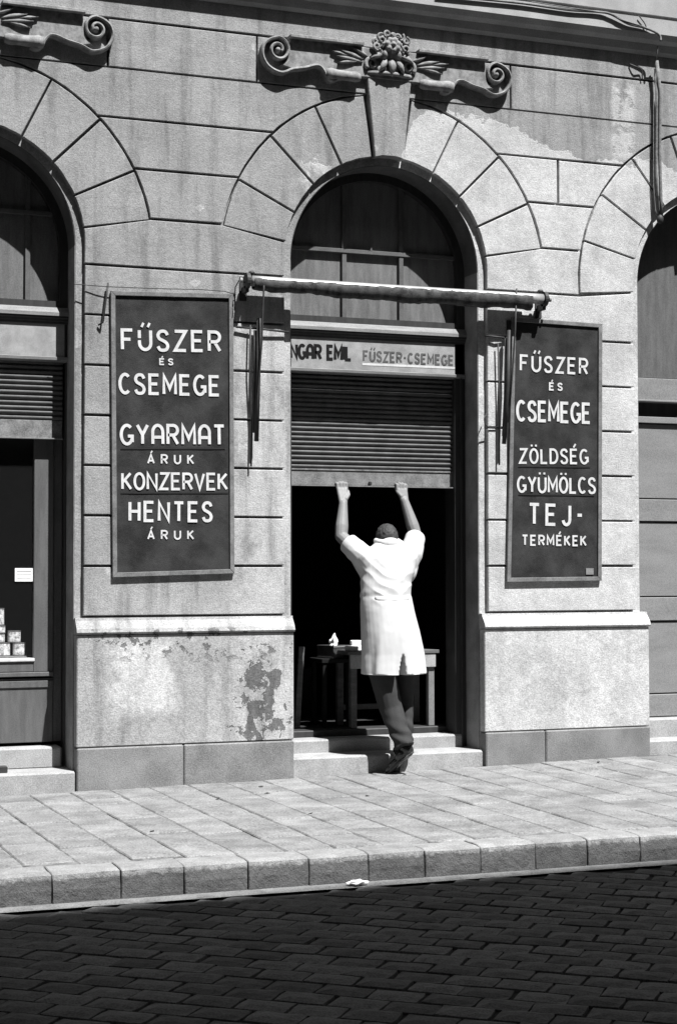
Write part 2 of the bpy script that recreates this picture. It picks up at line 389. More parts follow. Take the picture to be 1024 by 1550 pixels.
# pier courses
for k in range(12):
    z0, z1 = ZL[k], ZL[k + 1]
    spans = [(CL, CC), (CC, CR)]
    for a, b in spans:
        R_ = right_profile(a, z0, z1, k); L_ = left_profile(b, z0, z1, k)
        if k == 11:      # course at the crowns, cut by upright joints
            cuts = {CL: [CL + .885, -.933], CC: [.931, 1.95]}[a]
            xs = [a + .14] + cuts + [b - .14]
            if a == CC: xs = [a + .14, .931, b - .14]
            for u, v in zip(xs, xs[1:]): block([(u, z0), (v, z0), (v, z1), (u, z1)])
        elif k == 9 and a == CC:
            xm = 1.30
            block([(x, z) for x, z in R_[:1]] + [(xm, z0), (xm, z1)] + R_[::-1][:-1])
            block([(xm, z0)] + L_ + [(xm, z1)])
        else: block(R_[:1] + L_ + R_[::-1][:-1])
    # outer piers, beyond the frame
    Lp = left_profile(CL, z0, z1, k) if k < 11 else [(CL - .14, z0), (CL - .14, z1)]
    block([(XL, z0)] + Lp + [(XL, z1)])
    Rp = right_profile(CR, z0, z1, k) if k < 11 else [(CR + .14, z0), (CR + .14, z1)]
    block(Rp[:1] + [(XR, z0), (XR, z1)] + Rp[::-1][:-1])
# voussoirs and keystones
def arc(c, r, zc, a0, a1, n=8): return [(c + r * math.sin(rad(a0 + (a1 - a0) * i / n)), zc + r * math.cos(rad(a0 + (a1 - a0) * i / n))) for i in range(n + 1)]
for c in (CL, CC, CR):
    J = [8.3, 21, 39.3, 57.5, 75.7, 94.4] if LO[c] else [8.3, 26.4, 45.2, 63.8, 80]
    for s in (1, -1):
        for a0, a1 in zip(J, J[1:]):
            (i0, o0), (i1, o1) = joint_pts(a0), joint_pts(a1)
            def ang(p): return math.degrees(math.atan2(p[0], p[1] - ZS))
            inner = [(math.sin(rad(t)) * RB, ZS + math.cos(rad(t)) * RB) for t in [ang(i0) + (min(ang(i1), 90) - ang(i0)) * q / 6 for q in range(7)]]
            if a1 > 90: inner.append(i1)
            outer = [(math.sin(rad(t)) * RE, ZC + math.cos(rad(t)) * RE) for t in [a0 + (a1 - a0) * q / 8 for q in range(9)]]
            outer = [(x, min(z, ZL[11])) for x, z in outer]
            poly = inner + outer[::-1]
            block([(c + s * x, z) for x, z in poly], 'voussoir')
    block([(c - .14, 4.672), (c + .14, 4.672), (c + .14, ZL[12]), (c - .14, ZL[12])])
    # keystone, proud of the wall
    kp = [(c - .105, 4.145), (c - .05, 4.158), (c + .05, 4.158), (c + .105, 4.145), (c + .16, 4.69), (c - .16, 4.69)]
    bm = bmesh.new(); prism(bm, kp, -.035, .039, .005); bmobj('keystone', bm, M['plaster'], shop)
# wall above the courses, cornice and upper band
bobj('upper_course', M['plaster'], (XL, XR, 0, .039, ZL[12] + .008, 5.2), shop)
prof = [(.039, 5.05), (.0, 5.08), (-.03, 5.10), (-.045, 5.15), (-.085, 5.17), (-.11, 5.205), (-.11, 5.315), (-.085, 5.322), (-.085, 5.338), (-.105, 5.342), (-.105, 7.4), (.039, 7.4)]
def extrude_profile(name, prof, x0, x1, mat, parent, **pr):
    bm = bmesh.new(); a = [bm.verts.new((x0, y, z)) for y, z in prof]; b = [bm.verts.new((x1, y, z)) for y, z in prof]
    n = len(prof)
    for i in range(n): bm.faces.new((a[i], a[(i + 1) % n], b[(i + 1) % n], b[i]))
    bm.faces.new(a); bm.faces.new(b[::-1]); return bmobj(name, bm, mat, parent, **pr)
extrude_profile('cornice', prof, XL, XR, M['keys'], shop)
# plinths, ledges, socle stones under each pier
def pier(x0, x1, joints):
    bobj('plinth', M['plaster'], (x0, x1, -.04, .24, .243, .948), shop, bev=.006)
    pr = [(.039, .9485), (-.052, .950), (-.058, .962), (-.050, .985), (-.030, 1.01), (-.008, 1.035), (-.004, 1.052), (.039, 1.052)]
    extrude_profile('ledge_moulding', pr, x0 - .004, x1 + .004, M['plaster'], shop)
    xs = [x0] + joints + [x1]
    for a, b in zip(xs, xs[1:]):
        bobj('socle_stone', M['socle'], (a + .002, b - .002, -.05 - random.uniform(0, .004), .232, -.12, .238), shop, bev=.008, jit=.001)
pier(-2.128, -.692, [-1.438]); pier(.692, 1.985, [1.151]); pier(XL, -3.512, [-4.6]); pier(3.36, XR, [4.4])

# ------------------------------------------------------------------ carved cartouches over the arches
def spiral(cx, cz, r0, r1, a0, turns, n=40):
    return [(cx + (r0 + (r1 - r0) * (i / n) ** 1.0) * math.cos(rad(a0) + turns * 2 * PI * i / n), cz + (r0 + (r1 - r0) * (i / n)) * math.sin(rad(a0) + turns * 2 * PI * i / n)) for i in range(n + 1)]
def smooth_path(pts, n=6):
    out = []
    for i in range(len(pts) - 1):
        p0, p1, p2, p3 = [Vector(pts[j]) for j in (max(i - 1, 0), i, i + 1, min(i + 2, len(pts) - 1))]
        for k in range(n):
            t = k / n; out.append(tuple(.5 * ((2 * p1) + (p2 - p0) * t + (2 * p0 - 5 * p1 + 4 * p2 - p3) * t * t + (3 * p1 - p0 - 3 * p2 + p3) * t ** 3)))
    out.append(tuple(pts[-1])); return out
def leaf(bm, base, tip, wd, lift, curl=.03):
    base, tip = Vector(base), Vector(tip); d = tip - base; side = Vector((-d.z, 0, d.x)).normalized()
    rows = []
    for i in range(7):
        t = i / 6; c = base + d * t + Vector((0, -lift * math.sin(t * PI * .75) - .004, 0)); ww = wd * math.sin(PI * min(t * .92 + .08, 1)) 
        rows.append([c - side * ww, c + Vector((0, -.012, 0)), c + side * ww, c + Vector((0, .03, 0))])
    V = [[bm.verts.new(p) for p in r] for r in rows]
    for a, b in zip(V, V[1:]):
        for k in range(4): bm.faces.new((a[k], a[(k + 1) % 4], b[(k + 1) % 4], b[k]))
    bm.faces.new(V[0]); bm.faces.new(V[-1][::-1])
def cartouche(c):
    root = bpy.data.objects.new('carved_cartouche', None); COL.objects.link(root); root.parent = shop; root.location = (c, 0, 0)
    half = [(.715, 4.885), (.722, 4.80), (.74, 4.73), (.78, 4.70), (.70, 4.684), (.61, 4.702), (.545, 4.722), (.505, 4.720), (.475, 4.69), (.455, 4.655), (.20, 4.68)]
    pan = half + [(-x, z) for x, z in half[::-1]]
    bm = bmesh.new(); prism(bm, pan, -.040, .004, .006); bmobj('panel', bm, M['orn'], root)
    for s in (1, -1):
        for u, v, zz in ((.20 * s, .725 * s, 4.893),):
            bm = bmesh.new(); box(bm, min(u, v), max(u, v), -.082, .0, zz - .010, zz + .012, .003); bmobj('top_fillet', bm, M['orn'], root)
        # outer volute and scrolled edge
        sp = spiral(.80, 4.80, .022, .080, 200, -1.30, 40)
        end = sp[-1]; A1 = math.atan2(end[1] - 4.80, end[0] - .80)
        NQ = max(0, int(((A1 - rad(-110)) % (2 * PI)) / rad(38)))
        path = sp + smooth_path([end] + [(.80 + (.080 + .018 * q) * math.cos(A1 - rad(38) * (q + 1)), 4.80 + (.080 + .018 * q) * math.sin(A1 - rad(38) * (q + 1))) for q in range(NQ)] + [(.70, 4.680), (.61, 4.700), (.545, 4.722), (.505, 4.720), (.475, 4.69), (.455, 4.650), (.42, 4.630), (.385, 4.645)], 5)[1:]
        # tidy the jump from the spiral to the sweep
        path = [p for i, p in enumerate(path)]
        path = [(s * x, z) for x, z in path]
        pr = [(-.013, .002), (-.012, -.054), (-.005, -.064), (.004, -.060), (.009, -.050), (.010, .002)]
        bm = bmesh.new(); sweep(bm, path, pr); bmobj('volute', bm, M['orn'], root, smooth=False)
        bm = bmesh.new(); ell(bm, (s * .80, -.02, 4.80), (.024, .04, .024)); bmobj('volute_eye', bm, M['orn'], root, smooth=True)
        # lower roll
        bm = bmesh.new(); xs = [.22, .25, .30, .38, .43, .462]; rr = [.026, .036, .033, .036, .044, .036]
        tube(bm, [(s * x, -.046, 4.672) for x in xs], rr, 14)
        bmobj('scroll_roll', bm, M['orn'], root, smooth=True)
        # leafy spray
        for (bx, bz, tx, tz, wd) in ((.20, 4.80, .36, 4.84, .018), (.20, 4.78, .40, 4.80, .016), (.24, 4.78, .38, 4.755, .014), (.30, 4.81, .43, 4.83, .012), (.16, 4.82, .27, 4.865, .015)):
            bm = bmesh.new(); leaf(bm, (s * bx, -.038, bz), (s * tx, -.038, tz), wd * .9, .012); bmobj('acanthus_leaf', bm, M['orn'], root, smooth=True)
        # curling leaves under the mask
        for (cx, cz, r, a0, t) in ((.135, 4.775, .048, 60, -1.3), (.07, 4.745, .03, 120, -1.1)):
            sp = spiral(cx, cz, .010, r, a0, t, 22); bm = bmesh.new()
            tube(bm, [(s * x, -.05, z) for x, z in sp], [.009 + .006 * i / 22 for i in range(23)], 8); bmobj('leaf_curl', bm, M['orn'], root, smooth=True)
    # grotesque mask: head, brow, nose, cheeks, mouth, beard leaves, wild curls
    bm = bmesh.new()
    ell(bm, (0, -.045, 4.885), (.066, .05, .08))
    for i in range(7):
        a_ = 2 * PI * i / 7 + .3; ell(bm, (.040 * math.cos(a_), -.095, 4.905 + .036 * math.sin(a_)), (.022, .020, .020))
    ell(bm, (0, -.11, 4.905), (.015, .018, .014))
    for s in (1, -1): ell(bm, (s * .05, -.06, 4.84), (.024, .04, .038))
    baked('flower_cluster', bm, .006, M['orn'], root, 2)
    rr = random.Random(3)
    for i in range(20):
        a = rad(-35 + 250 * i / 19); R0 = .085 + .02 * (i % 2)
        cx, cz = R0 * math.cos(a) * 1.1, 4.895 + R0 * math.sin(a) * .8
        sp = spiral(cx, cz, .006, .022 + rr.uniform(0, .008), rr.uniform(0, 360), 1.1 * rr.choice((1, -1)), 14)
        bm = bmesh.new(); yy = -.05 - .03 * (i % 3) * .5
        tube(bm, [(x, yy - .02 * k / 14, z) for k, (x, z) in enumerate(sp)], [.012 - .004 * k / 14 for k in range(15)], 7); bmobj('hair_curl', bm, M['orn'], root, smooth=True)
    for (x0, z0, x1, z1, wd) in ((0, 4.83, 0, 4.70, .03), (-.03, 4.82, -.09, 4.715, .022), (.03, 4.82, .09, 4.715, .022), (-.05, 4.85, -.16, 4.80, .02), (.05, 4.85, .16, 4.80, .02)):
        bm = bmesh.new(); leaf(bm, (x0, -.05, z0), (x1, -.03, z1), wd, .045); bmobj('beard_leaf', bm, M['orn'], root, smooth=True)
    bm = bmesh.new(); tube(bm, [(x, -.045 - .02 * math.cos(x * 14), 4.715) for x in [-.17 + .34 * i / 12 for i in range(13)]], .016, 8); bmobj('lower_roll', bm, M['orn'], root, smooth=True)
    return root
cartouche(CC); cartouche(CL)

# ------------------------------------------------------------------ shop openings
def arched_frame(name, c, r, t, y0, y1, zb, mat, parent):
    o = [(c + r, zb)] + [(c + r * math.cos(a), ZS + r * math.sin(a)) for a in [PI * i / 32 for i in range(33)]] + [(c - r, zb)]
    i_ = [(c + (r - t), zb + t)] + [(c + (r - t) * math.cos(a), ZS + (r - t) * math.sin(a)) for a in [PI * i / 32 for i in range(33)]] + [(c - (r - t), zb + t)]
    return curve_solid(name, o, [i_], y0, y1, mat, parent)
def fanlight(c, zb, bars, hz, ys=.30, jt=.07, mat_pane='curtain', segs=True):
    root = bpy.data.objects.new('fanlight', None); COL.objects.link(root); root.parent = shop
    arched_frame('frame', c, RO + .01, jt, ys - .05, ys + .03, zb, M['dwood'], root)
    xs = [c - RO + jt * .5] + [c + b for b in bars] + [c + RO - jt * .5]
    rr = RO - jt * .4
    def top(x): return ZS + math.sqrt(max(rr * rr - (x - c) ** 2, 0))
    zsplit = [zb + .03, hz]
    for i, (a, b) in enumerate(zip(xs, xs[1:])):
        lo, hi = zb + .03, hz
        bm = bmesh.new(); prism(bm, [(a, lo), (b, lo), (b, hi), (a, hi)], ys + .006, ys + .012); bmobj('pane', bm, M[mat_pane], root)
        xx = [a + (b - a) * q / 8 for q in range(9)]
        poly = [(a, hi), (b, hi)] + [(x, max(top(x), hi + .001)) for x in xx[::-1]]
        bm = bmesh.new(); prism(bm, poly, ys + .006, ys + .012); bmobj('pane', bm, M[mat_pane], root)
    for b in bars:
        x = c + b
        bobj('glazing_bar', M['bar'], (x - .016, x + .016, ys - .02, ys + .005, zb + .04, top(x)), root, bev=.002)
    hw = math.sqrt(rr * rr - (hz - ZS) ** 2) if hz > ZS else rr
    bobj('glazing_bar', M['bar'], (c - hw, c + hw, ys - .026, ys + .004, hz - .014, hz + .014), root, bev=.002)
    return root
def slats(root, x0, x1, z0, z1, y, pitch=.0325):
    z = z0; me = None
    n = int((z1 - z0) / pitch)
    # one slat profile: bulging outward with a rolled lower edge
    pr = [(0.003, 0), (-.002, .0025), (-.009, .009), (-.014, .015), (-.015, .021), (-.011, .026), (-.002, .029), (.004, .039), (.006, 0)]
    bm = bmesh.new(); a = [bm.verts.new((x0, q[0], q[1])) for q in pr]; b = [bm.verts.new((x1, q[0], q[1])) for q in pr]; N = len(pr)
    for i in range(N): bm.faces.new((a[i], a[(i + 1) % N], b[(i + 1) % N], b[i]))
    bm.faces.new(a); bm.faces.new(b[::-1]); bmesh.ops.recalc_face_normals(bm, faces=bm.faces)
    me = bpy.data.meshes.new('slat'); bm.to_mesh(me); bm.free(); me.materials.append(M['slat'])
    for i in range(n):
        o = link('slat', me, None, root, (0, y + random.uniform(-.0015, .0015), z0 + i * pitch)); o.rotation_euler.y = random.uniform(-.0012, .0012); o.rotation_euler.x = random.uniform(-.05, .05)
def entablature(c, x0, x1, zb=2.695, blank=True, zt=3.05):
    """beam between shutter and fanlight: ledge, name board, moulded cornice"""
    e = bpy.data.objects.new('name_board_beam', None); COL.objects.link(e); e.parent = shop
    bobj('core', M['dwood'], (x0, x1, .262, .44, zb + .02, zt - .01), e)
    bobj('name_board', M['fascia'], (x0 + .0, x1 - .02, .250, .263, zb + .035, zt - .06), e, bev=.002)
    extrude_profile('lower_ledge', [(.33, zb), (.245, zb + .004), (.238, zb + .012), (.236, zb + .03), (.250, zb + .036), (.33, zb + .0365)], x0 - .0, x1, M['ledge'], e)
    extrude_profile('upper_moulding', [(.33, zt - .110), (.247, zt - .108), (.243, zt - .095), (.234, zt - .09), (.230, zt - .078), (.222, zt - .070), (.222, zt - .062), (.33, zt - .062)], x0, x1, M['dwood'], e)
    extrude_profile('upper_ledge', [(.36, zt - .0615), (.214, zt - .060), (.214, zt - .038), (.220, zt - .03), (.240, zt - .003), (.36, zt)], x0, x1, M['ledge'], e)
    return e
# centre doorway
gx = .605
for s in (-1, 1):
    a, b = sorted((s * .605, s * .70))
    bobj('door_post', M['dwood'], (a, b, .25, .42, .10, 3.02), shop, bev=.004)
    a, b = sorted((s * .645, s * .66)); bobj('post_bead', M['dwood'], (a, b, .235, .252, .10, 2.7), shop, bev=.003)
entablature(CC, -.69, .70)
fanlight(CC, 3.02, [-.21, .215], 3.555)
sh = bpy.data.objects.new('rolling_shutter', None); COL.objects.link(sh); sh.parent = shop
slats(sh, -.62, .62, 2.045, 2.76, .308)
bm = bmesh.new(); box(bm, -.618, .618, .300, .316, 1.935, 2.045, .002); bmobj('bottom_bar', bm, M['sbar'], sh)
bobj('bottom_lip', M['sbar'], (-.618, .618, .270, .312, 1.926, 1.933), sh, bev=.001)
bobj('bar_strip', M['sbar'], (-.618, .618, .294, .301, 2.036, 2.046), sh, bev=.001)
bobj('lock_knob', M['iron'], (-.030, -.008, .28, .30, 1.940, 1.965), sh, bev=.004)
# steps of the doorway
def steps(c, x0, x1, zl, zu, yb, rndj):
    n = rndj
    bobj('door_step', M['step'], (x0, x1, -.012, yb + .25, -.15, zl), shop, bev=.012, jit=.001)
    bobj('door_step', M['step'], (x0 + .03, x1 - .04, yb, yb + .30, zl - .02, zu), shop, bev=.012, jit=.001)
bm = bmesh.new(); box(bm, -.705, .725, -.012, .5, -.15, .118, .012); bmobj('door_step', bm, M['step'], shop)
bobj('door_step', M['step'], (-.66, .655, .235, .60, .10, .207), shop, bev=.012)
bobj('threshold', M['dwood'], (-.62, .62, .40, .56, .205, .252), shop, bev=.006)
# left bay: display window with shutter half way down
EX0, EX1 = CL - .68, -2.135
entablature(CL, EX0 + .0, EX1, 2.695)
fanlight(CL, 3.02, [-.215, .215, .43 - .0], 3.66)
sh2 = bpy.data.objects.new('rolling_shutter', None); COL.objects.link(sh2); sh2.parent = shop
slats(sh2, CL - .67, -2.16, 2.32, 2.74, .30)
bobj('bottom_bar', M['sbar'], (CL - .67, -2.16, .293, .308, 2.205, 2.32), sh2, bev=.002)
bobj('bottom_lip', M['sbar'], (CL - .67, -2.16, .262, .303, 2.197, 2.205), sh2, bev=.001)
bobj('door_post', M['dwood'], (-2.145, -2.125, .27, .42, .23, 3.02), shop, bev=.003)
bobj('door_post', M['dwood'], (CL - .69, CL - .66, .27, .42, .23, 3.02), shop, bev=.003)
dw = bpy.data.objects.new('display_window', None); COL.objects.link(dw); dw.parent = shop
for x0, x1 in ((-2.332, -2.205), (CL - .61, CL - .48)):
    bobj('jamb', M['gwood'], (x0, x1, .33, .38, .70, 2.7), dw, bev=.004)
bobj('jamb', M['gwood'], (-2.204, -2.146, .345, .39, .25, 2.7), dw, bev=.004)
bobj('bottom_rail', M['gwood'], (CL - .48, -2.333, .33, .38, .702, .765), dw, bev=.003)
bobj('window_ledge', M['white'], (CL - .48, -2.325, .318, .40, .767, .790), dw, bev=.005)
bobj('bottom_rail', M['gwood'], (CL - .66, -2.204, .312, .37, .672, .700), dw, bev=.003)
bobj('bottom_panel', M['gwood'], (CL - .66, -2.205, .335, .37, .25, .66), dw, bev=.003)
bobj('panel_strip', M['gwood'], (CL - .66, -2.205, .326, .338, .60, .645), dw, bev=.003)
bobj('pane', M['glass'], (CL - .48, -2.333, .352, .357, .79, 2.7), dw, bev=0)
bobj('door_step', M['step'], (CL - .71, -2.12, -.02, .5, -.15, .095), shop, bev=.012)
bobj('door_step', M['step'], (CL - .69, -2.165, .235, .42, .09, .228), shop, bev=.012)
# right bay: closed with painted boards
RX0, RX1 = CR - .68, CR + .68
cs = bpy.data.objects.new('closed_shopfront', None); COL.objects.link(cs); cs.parent = shop
for z0, z1, dy in ((.275, .438, 0), (.444, .970, .012), (.976, 1.149, 0), (1.155, 1.70, .012), (1.706, 1.869, 0), (1.875, 2.425, .012)):
    bobj('board', M['board'], (RX0, RX1, .25 + dy, .28 + dy, z0 + .003, z1 + .001), cs, bev=.004)
bobj('backing', M['dwood'], (RX0, RX1, .291, .42, .27, 2.8), cs)
bobj('rail', M['board'], (RX0, RX1, .238, .285, 2.432, 2.478), cs, bev=.003)
bobj('name_board', M['board'], (RX0, RX1, .255, .29, 2.60, 2.765), cs, bev=.003)
bobj('upper_rail', M['board'], (RX0, RX1, .20, .29, 2.585, 2.60), cs, bev=.003)
bobj('door_step', M['step'], (CR - .69, CR + .69, .16, .5, .09, .272), shop, bev=.012)
bobj('door_step', M['step'], (CR - .66, CR + .72, -.012, .5, -.15, .135), shop, bev=.012)
bm = bmesh.new(); pts = [(CR - .68, 2.766), (CR + .68, 2.766)] + [(CR + .68 * math.cos(a), ZS + .68 * math.sin(a)) for a in [PI * i / 24 for i in range(25)]]
prism(bm, pts, .285, .32); bmobj('tympanum_panel', bm, M['gwood'], cs)
arched_frame('tympanum_frame', CR, RO + .01, .03, .26, .30, 2.74, M['dwood'], cs)

# rooms behind
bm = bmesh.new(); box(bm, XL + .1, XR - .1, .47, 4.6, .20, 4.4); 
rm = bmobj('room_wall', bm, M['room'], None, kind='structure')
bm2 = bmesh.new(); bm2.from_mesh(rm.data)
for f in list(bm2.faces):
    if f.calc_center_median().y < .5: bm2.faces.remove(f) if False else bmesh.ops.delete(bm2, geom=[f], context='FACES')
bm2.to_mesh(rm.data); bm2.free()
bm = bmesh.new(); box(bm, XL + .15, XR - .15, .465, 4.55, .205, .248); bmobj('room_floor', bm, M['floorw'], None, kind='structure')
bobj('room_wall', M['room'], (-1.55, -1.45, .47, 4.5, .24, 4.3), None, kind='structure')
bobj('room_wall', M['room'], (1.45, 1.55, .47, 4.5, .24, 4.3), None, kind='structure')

# ------------------------------------------------------------------ pavement, kerb, road
def gz(x, y): 
    t = -y / 2.75; return (.005 + .0155 * x) * (1 - t) - .006 * t
pav = bpy.data.objects.new('pavement', None); COL.objects.link(pav); pav['kind'] = 'structure'
bm = bmesh.new(); nx = 24
for i in range(nx):
    x0 = XL - 1 + (XR - XL + 2) * i / nx; x1 = XL - 1 + (XR - XL + 2) * (i + 1) / nx
    vv = [bm.verts.new(p) for p in ((x0, -2.76, gz(x0, -2.76) - .007), (x1, -2.76, gz(x1, -2.76) - .007), (x1, .02, gz(x1, .02) - .007), (x0, .02, gz(x0, .02) - .007))]
    bm.faces.new(vv)
bmobj('joint_bed', bm, M['pjoint'], pav)
rs = random.Random(11)
def slab_mesh(wd, ln, seed):
    r = random.Random(seed); bm = bmesh.new(); vs_ = box(bm, -wd / 2, wd / 2, -ln / 2, ln / 2, -.05, 0)
    for v in bm.verts: v.co += Vector((r.uniform(-.0025, .0025), r.uniform(-.003, .003), r.uniform(-.0012, .0012)))
    es = list(bm.edges); bmesh.ops.bevel(bm, geom=es, offset=.006, segments=1, affect='EDGES')
    bmesh.ops.recalc_face_normals(bm, faces=bm.faces); me = bpy.data.meshes.new('paving_slab'); bm.to_mesh(me); bm.free(); me.materials.append(M['slab']); return me
SW = .252; variants = {}
col_i = 0; x = -5.2
while x < 4.6:
    y = -.0 + -.06; first = True; k = 0
    off = (.16 if col_i % 2 else .31) + rs.uniform(-.05, .05)
    ln = off
    while y > -2.74:
        ln_ = min(ln, y + 2.75)
        if ln_ < .09: break
        q = round(ln_ / .02) * .02
        key = (q, rs.randrange(3))
        if key not in variants: variants[key] = slab_mesh(SW - .007, q - .006, hash(key) % 1000)
        cx, cy = x + SW / 2 + rs.uniform(-.002, .002), y - ln_ / 2
        o = link('paving_slab', variants[key], None, pav, (cx, cy, gz(cx, cy) + rs.uniform(-.003, .003)))
        o.scale.y = (ln_ - .006) / (q - .006)
        sx = gz(cx, cy + .1) - gz(cx, cy - .1); sz = gz(cx + .1, cy) - gz(cx - .1, cy)
        o.rotation_euler = (math.atan(sx / .2) + rs.uniform(-.005, .005), -math.atan(sz / .2) + rs.uniform(-.007, .007), rs.uniform(-.004, .004))
        y -= ln_; ln = rs.choice((.24, .30, .36, .30))
    x += SW; col_i += 1
kerb = bpy.data.objects.new('kerb', None); COL.objects.link(kerb); kerb['kind'] = 'structure'
def kerb_mesh(L_, seed):
    bm = bmesh.new(); box(bm, 0, L_, -.2, 0, -.30, 0)
    bmesh.ops.subdivide_edges(bm, edges=list(bm.edges), cuts=3, use_grid_fill=True)
    for v in bm.verts:
        c = v.co; n_ = noise.noise_vector(Vector((c.x * 9 + seed * 7, c.y * 9, c.z * 9)))
        d = .004
        # rounded street edge, tooled face
        if c.y < -.199 and c.z > -.001: c.y += .007; c.z -= .005
        v.co = c + Vector((n_.x * .004, n_.y * .008, n_.z * .005 if c.z > -.01 else 0))
    bmesh.ops.bevel(bm, geom=[e for e in bm.edges if len(e.link_faces) == 2 and e.calc_face_angle(0) > .9], offset=.004, segments=1, affect='EDGES')
    me = bpy.data.meshes.new('kerb_stone'); bmesh.ops.recalc_face_normals(bm, faces=bm.faces); bm.to_mesh(me); bm.free(); me.materials.append(M['kerb'])
    return me
x = -5.4; i = 0
KJ = [-2.848, -2.535, -2.237, -1.931, -1.63, -1.327, -1.033, -.735, -.434, -.139, .163]
xs = [KJ[0] - .3 * k for k in range(9, 0, -1)] + KJ + [.163 + .3 * k for k in range(1, 14)]
for i, (a, b) in enumerate(zip(xs, xs[1:])):
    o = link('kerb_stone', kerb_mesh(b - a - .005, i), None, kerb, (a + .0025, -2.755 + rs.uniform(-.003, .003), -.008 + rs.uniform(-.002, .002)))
    o.rotation_euler = (0, rs.uniform(-.004, .004), rs.uniform(-.006, .006))
road = bpy.data.objects.new('road', None); COL.objects.link(road); road['kind'] = 'structure'
bm = bmesh.new(); bm.faces.new([bm.verts.new(p) for p in ((-30, -12.6, -.163), (30, -12.6, -.163), (30, -2.8, -.163), (-30, -2.8, -.163))]); bmobj('road_bed', bm, M['joint'], road)
def sett_mesh(seed):
    r = random.Random(seed); L_, W_ = .184, .132
    n = 4; bm = bmesh.new(); rows = []
    g = [[None] * 5 for _ in range(4)]
    for j in range(4):
        for i in range(5):
            u = i / 4 * 2 - 1; v = j / 3 * 2 - 1
            e = max(abs(u) ** 5, abs(v) ** 5)
            g[j][i] = bm.verts.new((u * L_ / 2 * (1 - .02 * abs(v) ** 3) + r.uniform(-.003, .003), v * W_ / 2 * (1 - .02 * abs(u) ** 3) + r.uniform(-.003, .003), .003 - .0075 * e + r.uniform(-.0008, .0008)))
    for j in range(3):
        for i in range(4): bm.faces.new((g[j][i], g[j][i + 1], g[j + 1][i + 1], g[j + 1][i]))
    ring = [g[0][i] for i in range(5)] + [g[j][4] for j in range(1, 4)] + [g[3][i] for i in range(3, -1, -1)] + [g[j][0] for j in range(2, 0, -1)]
    low = [bm.verts.new((v.co.x * 1.03, v.co.y * 1.03, -.03)) for v in ring]
    for k in range(len(ring)): bm.faces.new((ring[k], ring[(k + 1) % len(ring)], low[(k + 1) % len(ring)], low[k]))
    bmesh.ops.recalc_face_normals(bm, faces=bm.faces); me = bpy.data.meshes.new('sett'); bm.to_mesh(me); bm.free(); me.materials.append(M['sett'])
    return me
bm = bmesh.new(); n_ = 90
for i in range(n_):
    x0, x1 = -6 + 12 * i / n_, -6 + 12 * (i + 1) / n_
    q = lambda x, y: (x, y + .006 * noise.noise(Vector((x * 3, y, 0))), -.142 + (-.006 if y < -3.0 else 0) + .002 * noise.noise(Vector((x * 8, y * 5, 1))))
    v_ = [bm.verts.new(q(*p)) for p in ((x0, -3.045), (x1, -3.045), (x1, -2.99), (x0, -2.99))]; bm.faces.new(v_)
    w_ = [bm.verts.new(q(*p)) for p in ((x0, -2.99), (x1, -2.99), (x1, -2.94), (x0, -2.94))]; bm.faces.new(w_)
bmobj('gutter_strip', bm, M['gutter'], road)
sm = [sett_mesh(i) for i in range(9)]
TH = rad(-40); DU = Vector((math.cos(TH), math.sin(TH))); DV = Vector((-math.sin(TH), math.cos(TH)))
inview, rest = [], []
def in_view(p):
    d = p - CAM; t = d.dot(FW); u = 512 + FPX * d.dot(RX) / t; v = 775 - FPX * d.dot(UP) / t
    return -15 < u < 1039 and v < 1562
for j in range(-60, 60):
    for i in range(-60, 60):
        c = Vector((-1.8, -4.4)) + DU * ((i + (.5 if j % 2 else 0)) * .1945 + rs.uniform(-.006, .006)) + DV * (j * .1435 + rs.uniform(-.002, .002))
        if not (-5 < c.x < 3.5 and -7.3 < c.y < -3.07): continue
        p = Vector((c.x, c.y, -.148 + rs.uniform(-.003, .003)))
        (inview if in_view(p) else rest).append((p, TH + rs.uniform(-.025, .025)))
for p, a in inview:
    o = link('sett', rs.choice(sm), None, road, p); o.rotation_euler = (rs.uniform(-.015, .015), rs.uniform(-.015, .015), a + (PI if rs.random() < .5 else 0))
bm = bmesh.new()
for p, a in rest:
    n0 = len(bm.verts); bm.from_mesh(rs.choice(sm)); bm.verts.ensure_lookup_table()
    mt = Matrix.Translation(p) @ Matrix.Rotation(a, 4, 'Z')
    for v in bm.verts[n0:]: v.co = mt @ v.co
bmobj('setts_beyond', bm, M['sett'], road, kind='stuff')
print('setts in view', len(inview), 'rest', len(rest))
# opposite side of the street: its shadow lies on the road
op = thing('opposite_building', 'tall building across the street whose shade covers the road', 'building', (0, -12.4, 0))
def opp():
    ye = -12.3; H = 17.54 - .0665 * 3.44
    bm = bmesh.new(); k = .035 * 1.0
    v = [(-25, ye, -.2), (25, ye, -.2), (25, ye, H + .0665 * 25), (-25, ye, H - .0665 * 25)]
    a = [bm.verts.new(q) for q in v]; b = [bm.verts.new((q[0], ye - 10, q[2])) for q in v]
    bm.faces.new(a); bm.faces.new(b[::-1])
    for i in range(4): bm.faces.new((a[i], b[i], b[(i + 1) % 4], a[(i + 1) % 4]))
    o = bmobj('wall', bm, M['far'], op); o.location = (0, 12.4, 0)
    for fl in range(4):
        for i in range(-6, 7):
            x = i * 2.6; z = 1.2 + fl * 3.7
            q = bobj('window', M['dwood'], (x - .55, x + .55, ye - .02, ye + .03, z, z + 1.9), op, bev=0); q.location = (0, 12.4, 0)
            q = bobj('window_sill', M['far'], (x - .7, x + .7, ye - .02, ye + .12, z - .12, z - .003), op, bev=0); q.location = (0, 12.4, 0)
opp()
bobj('far_pavement', M['slab'], (-20, 20, -12.3, -9.6, -.15, -.01), None, kind='structure')

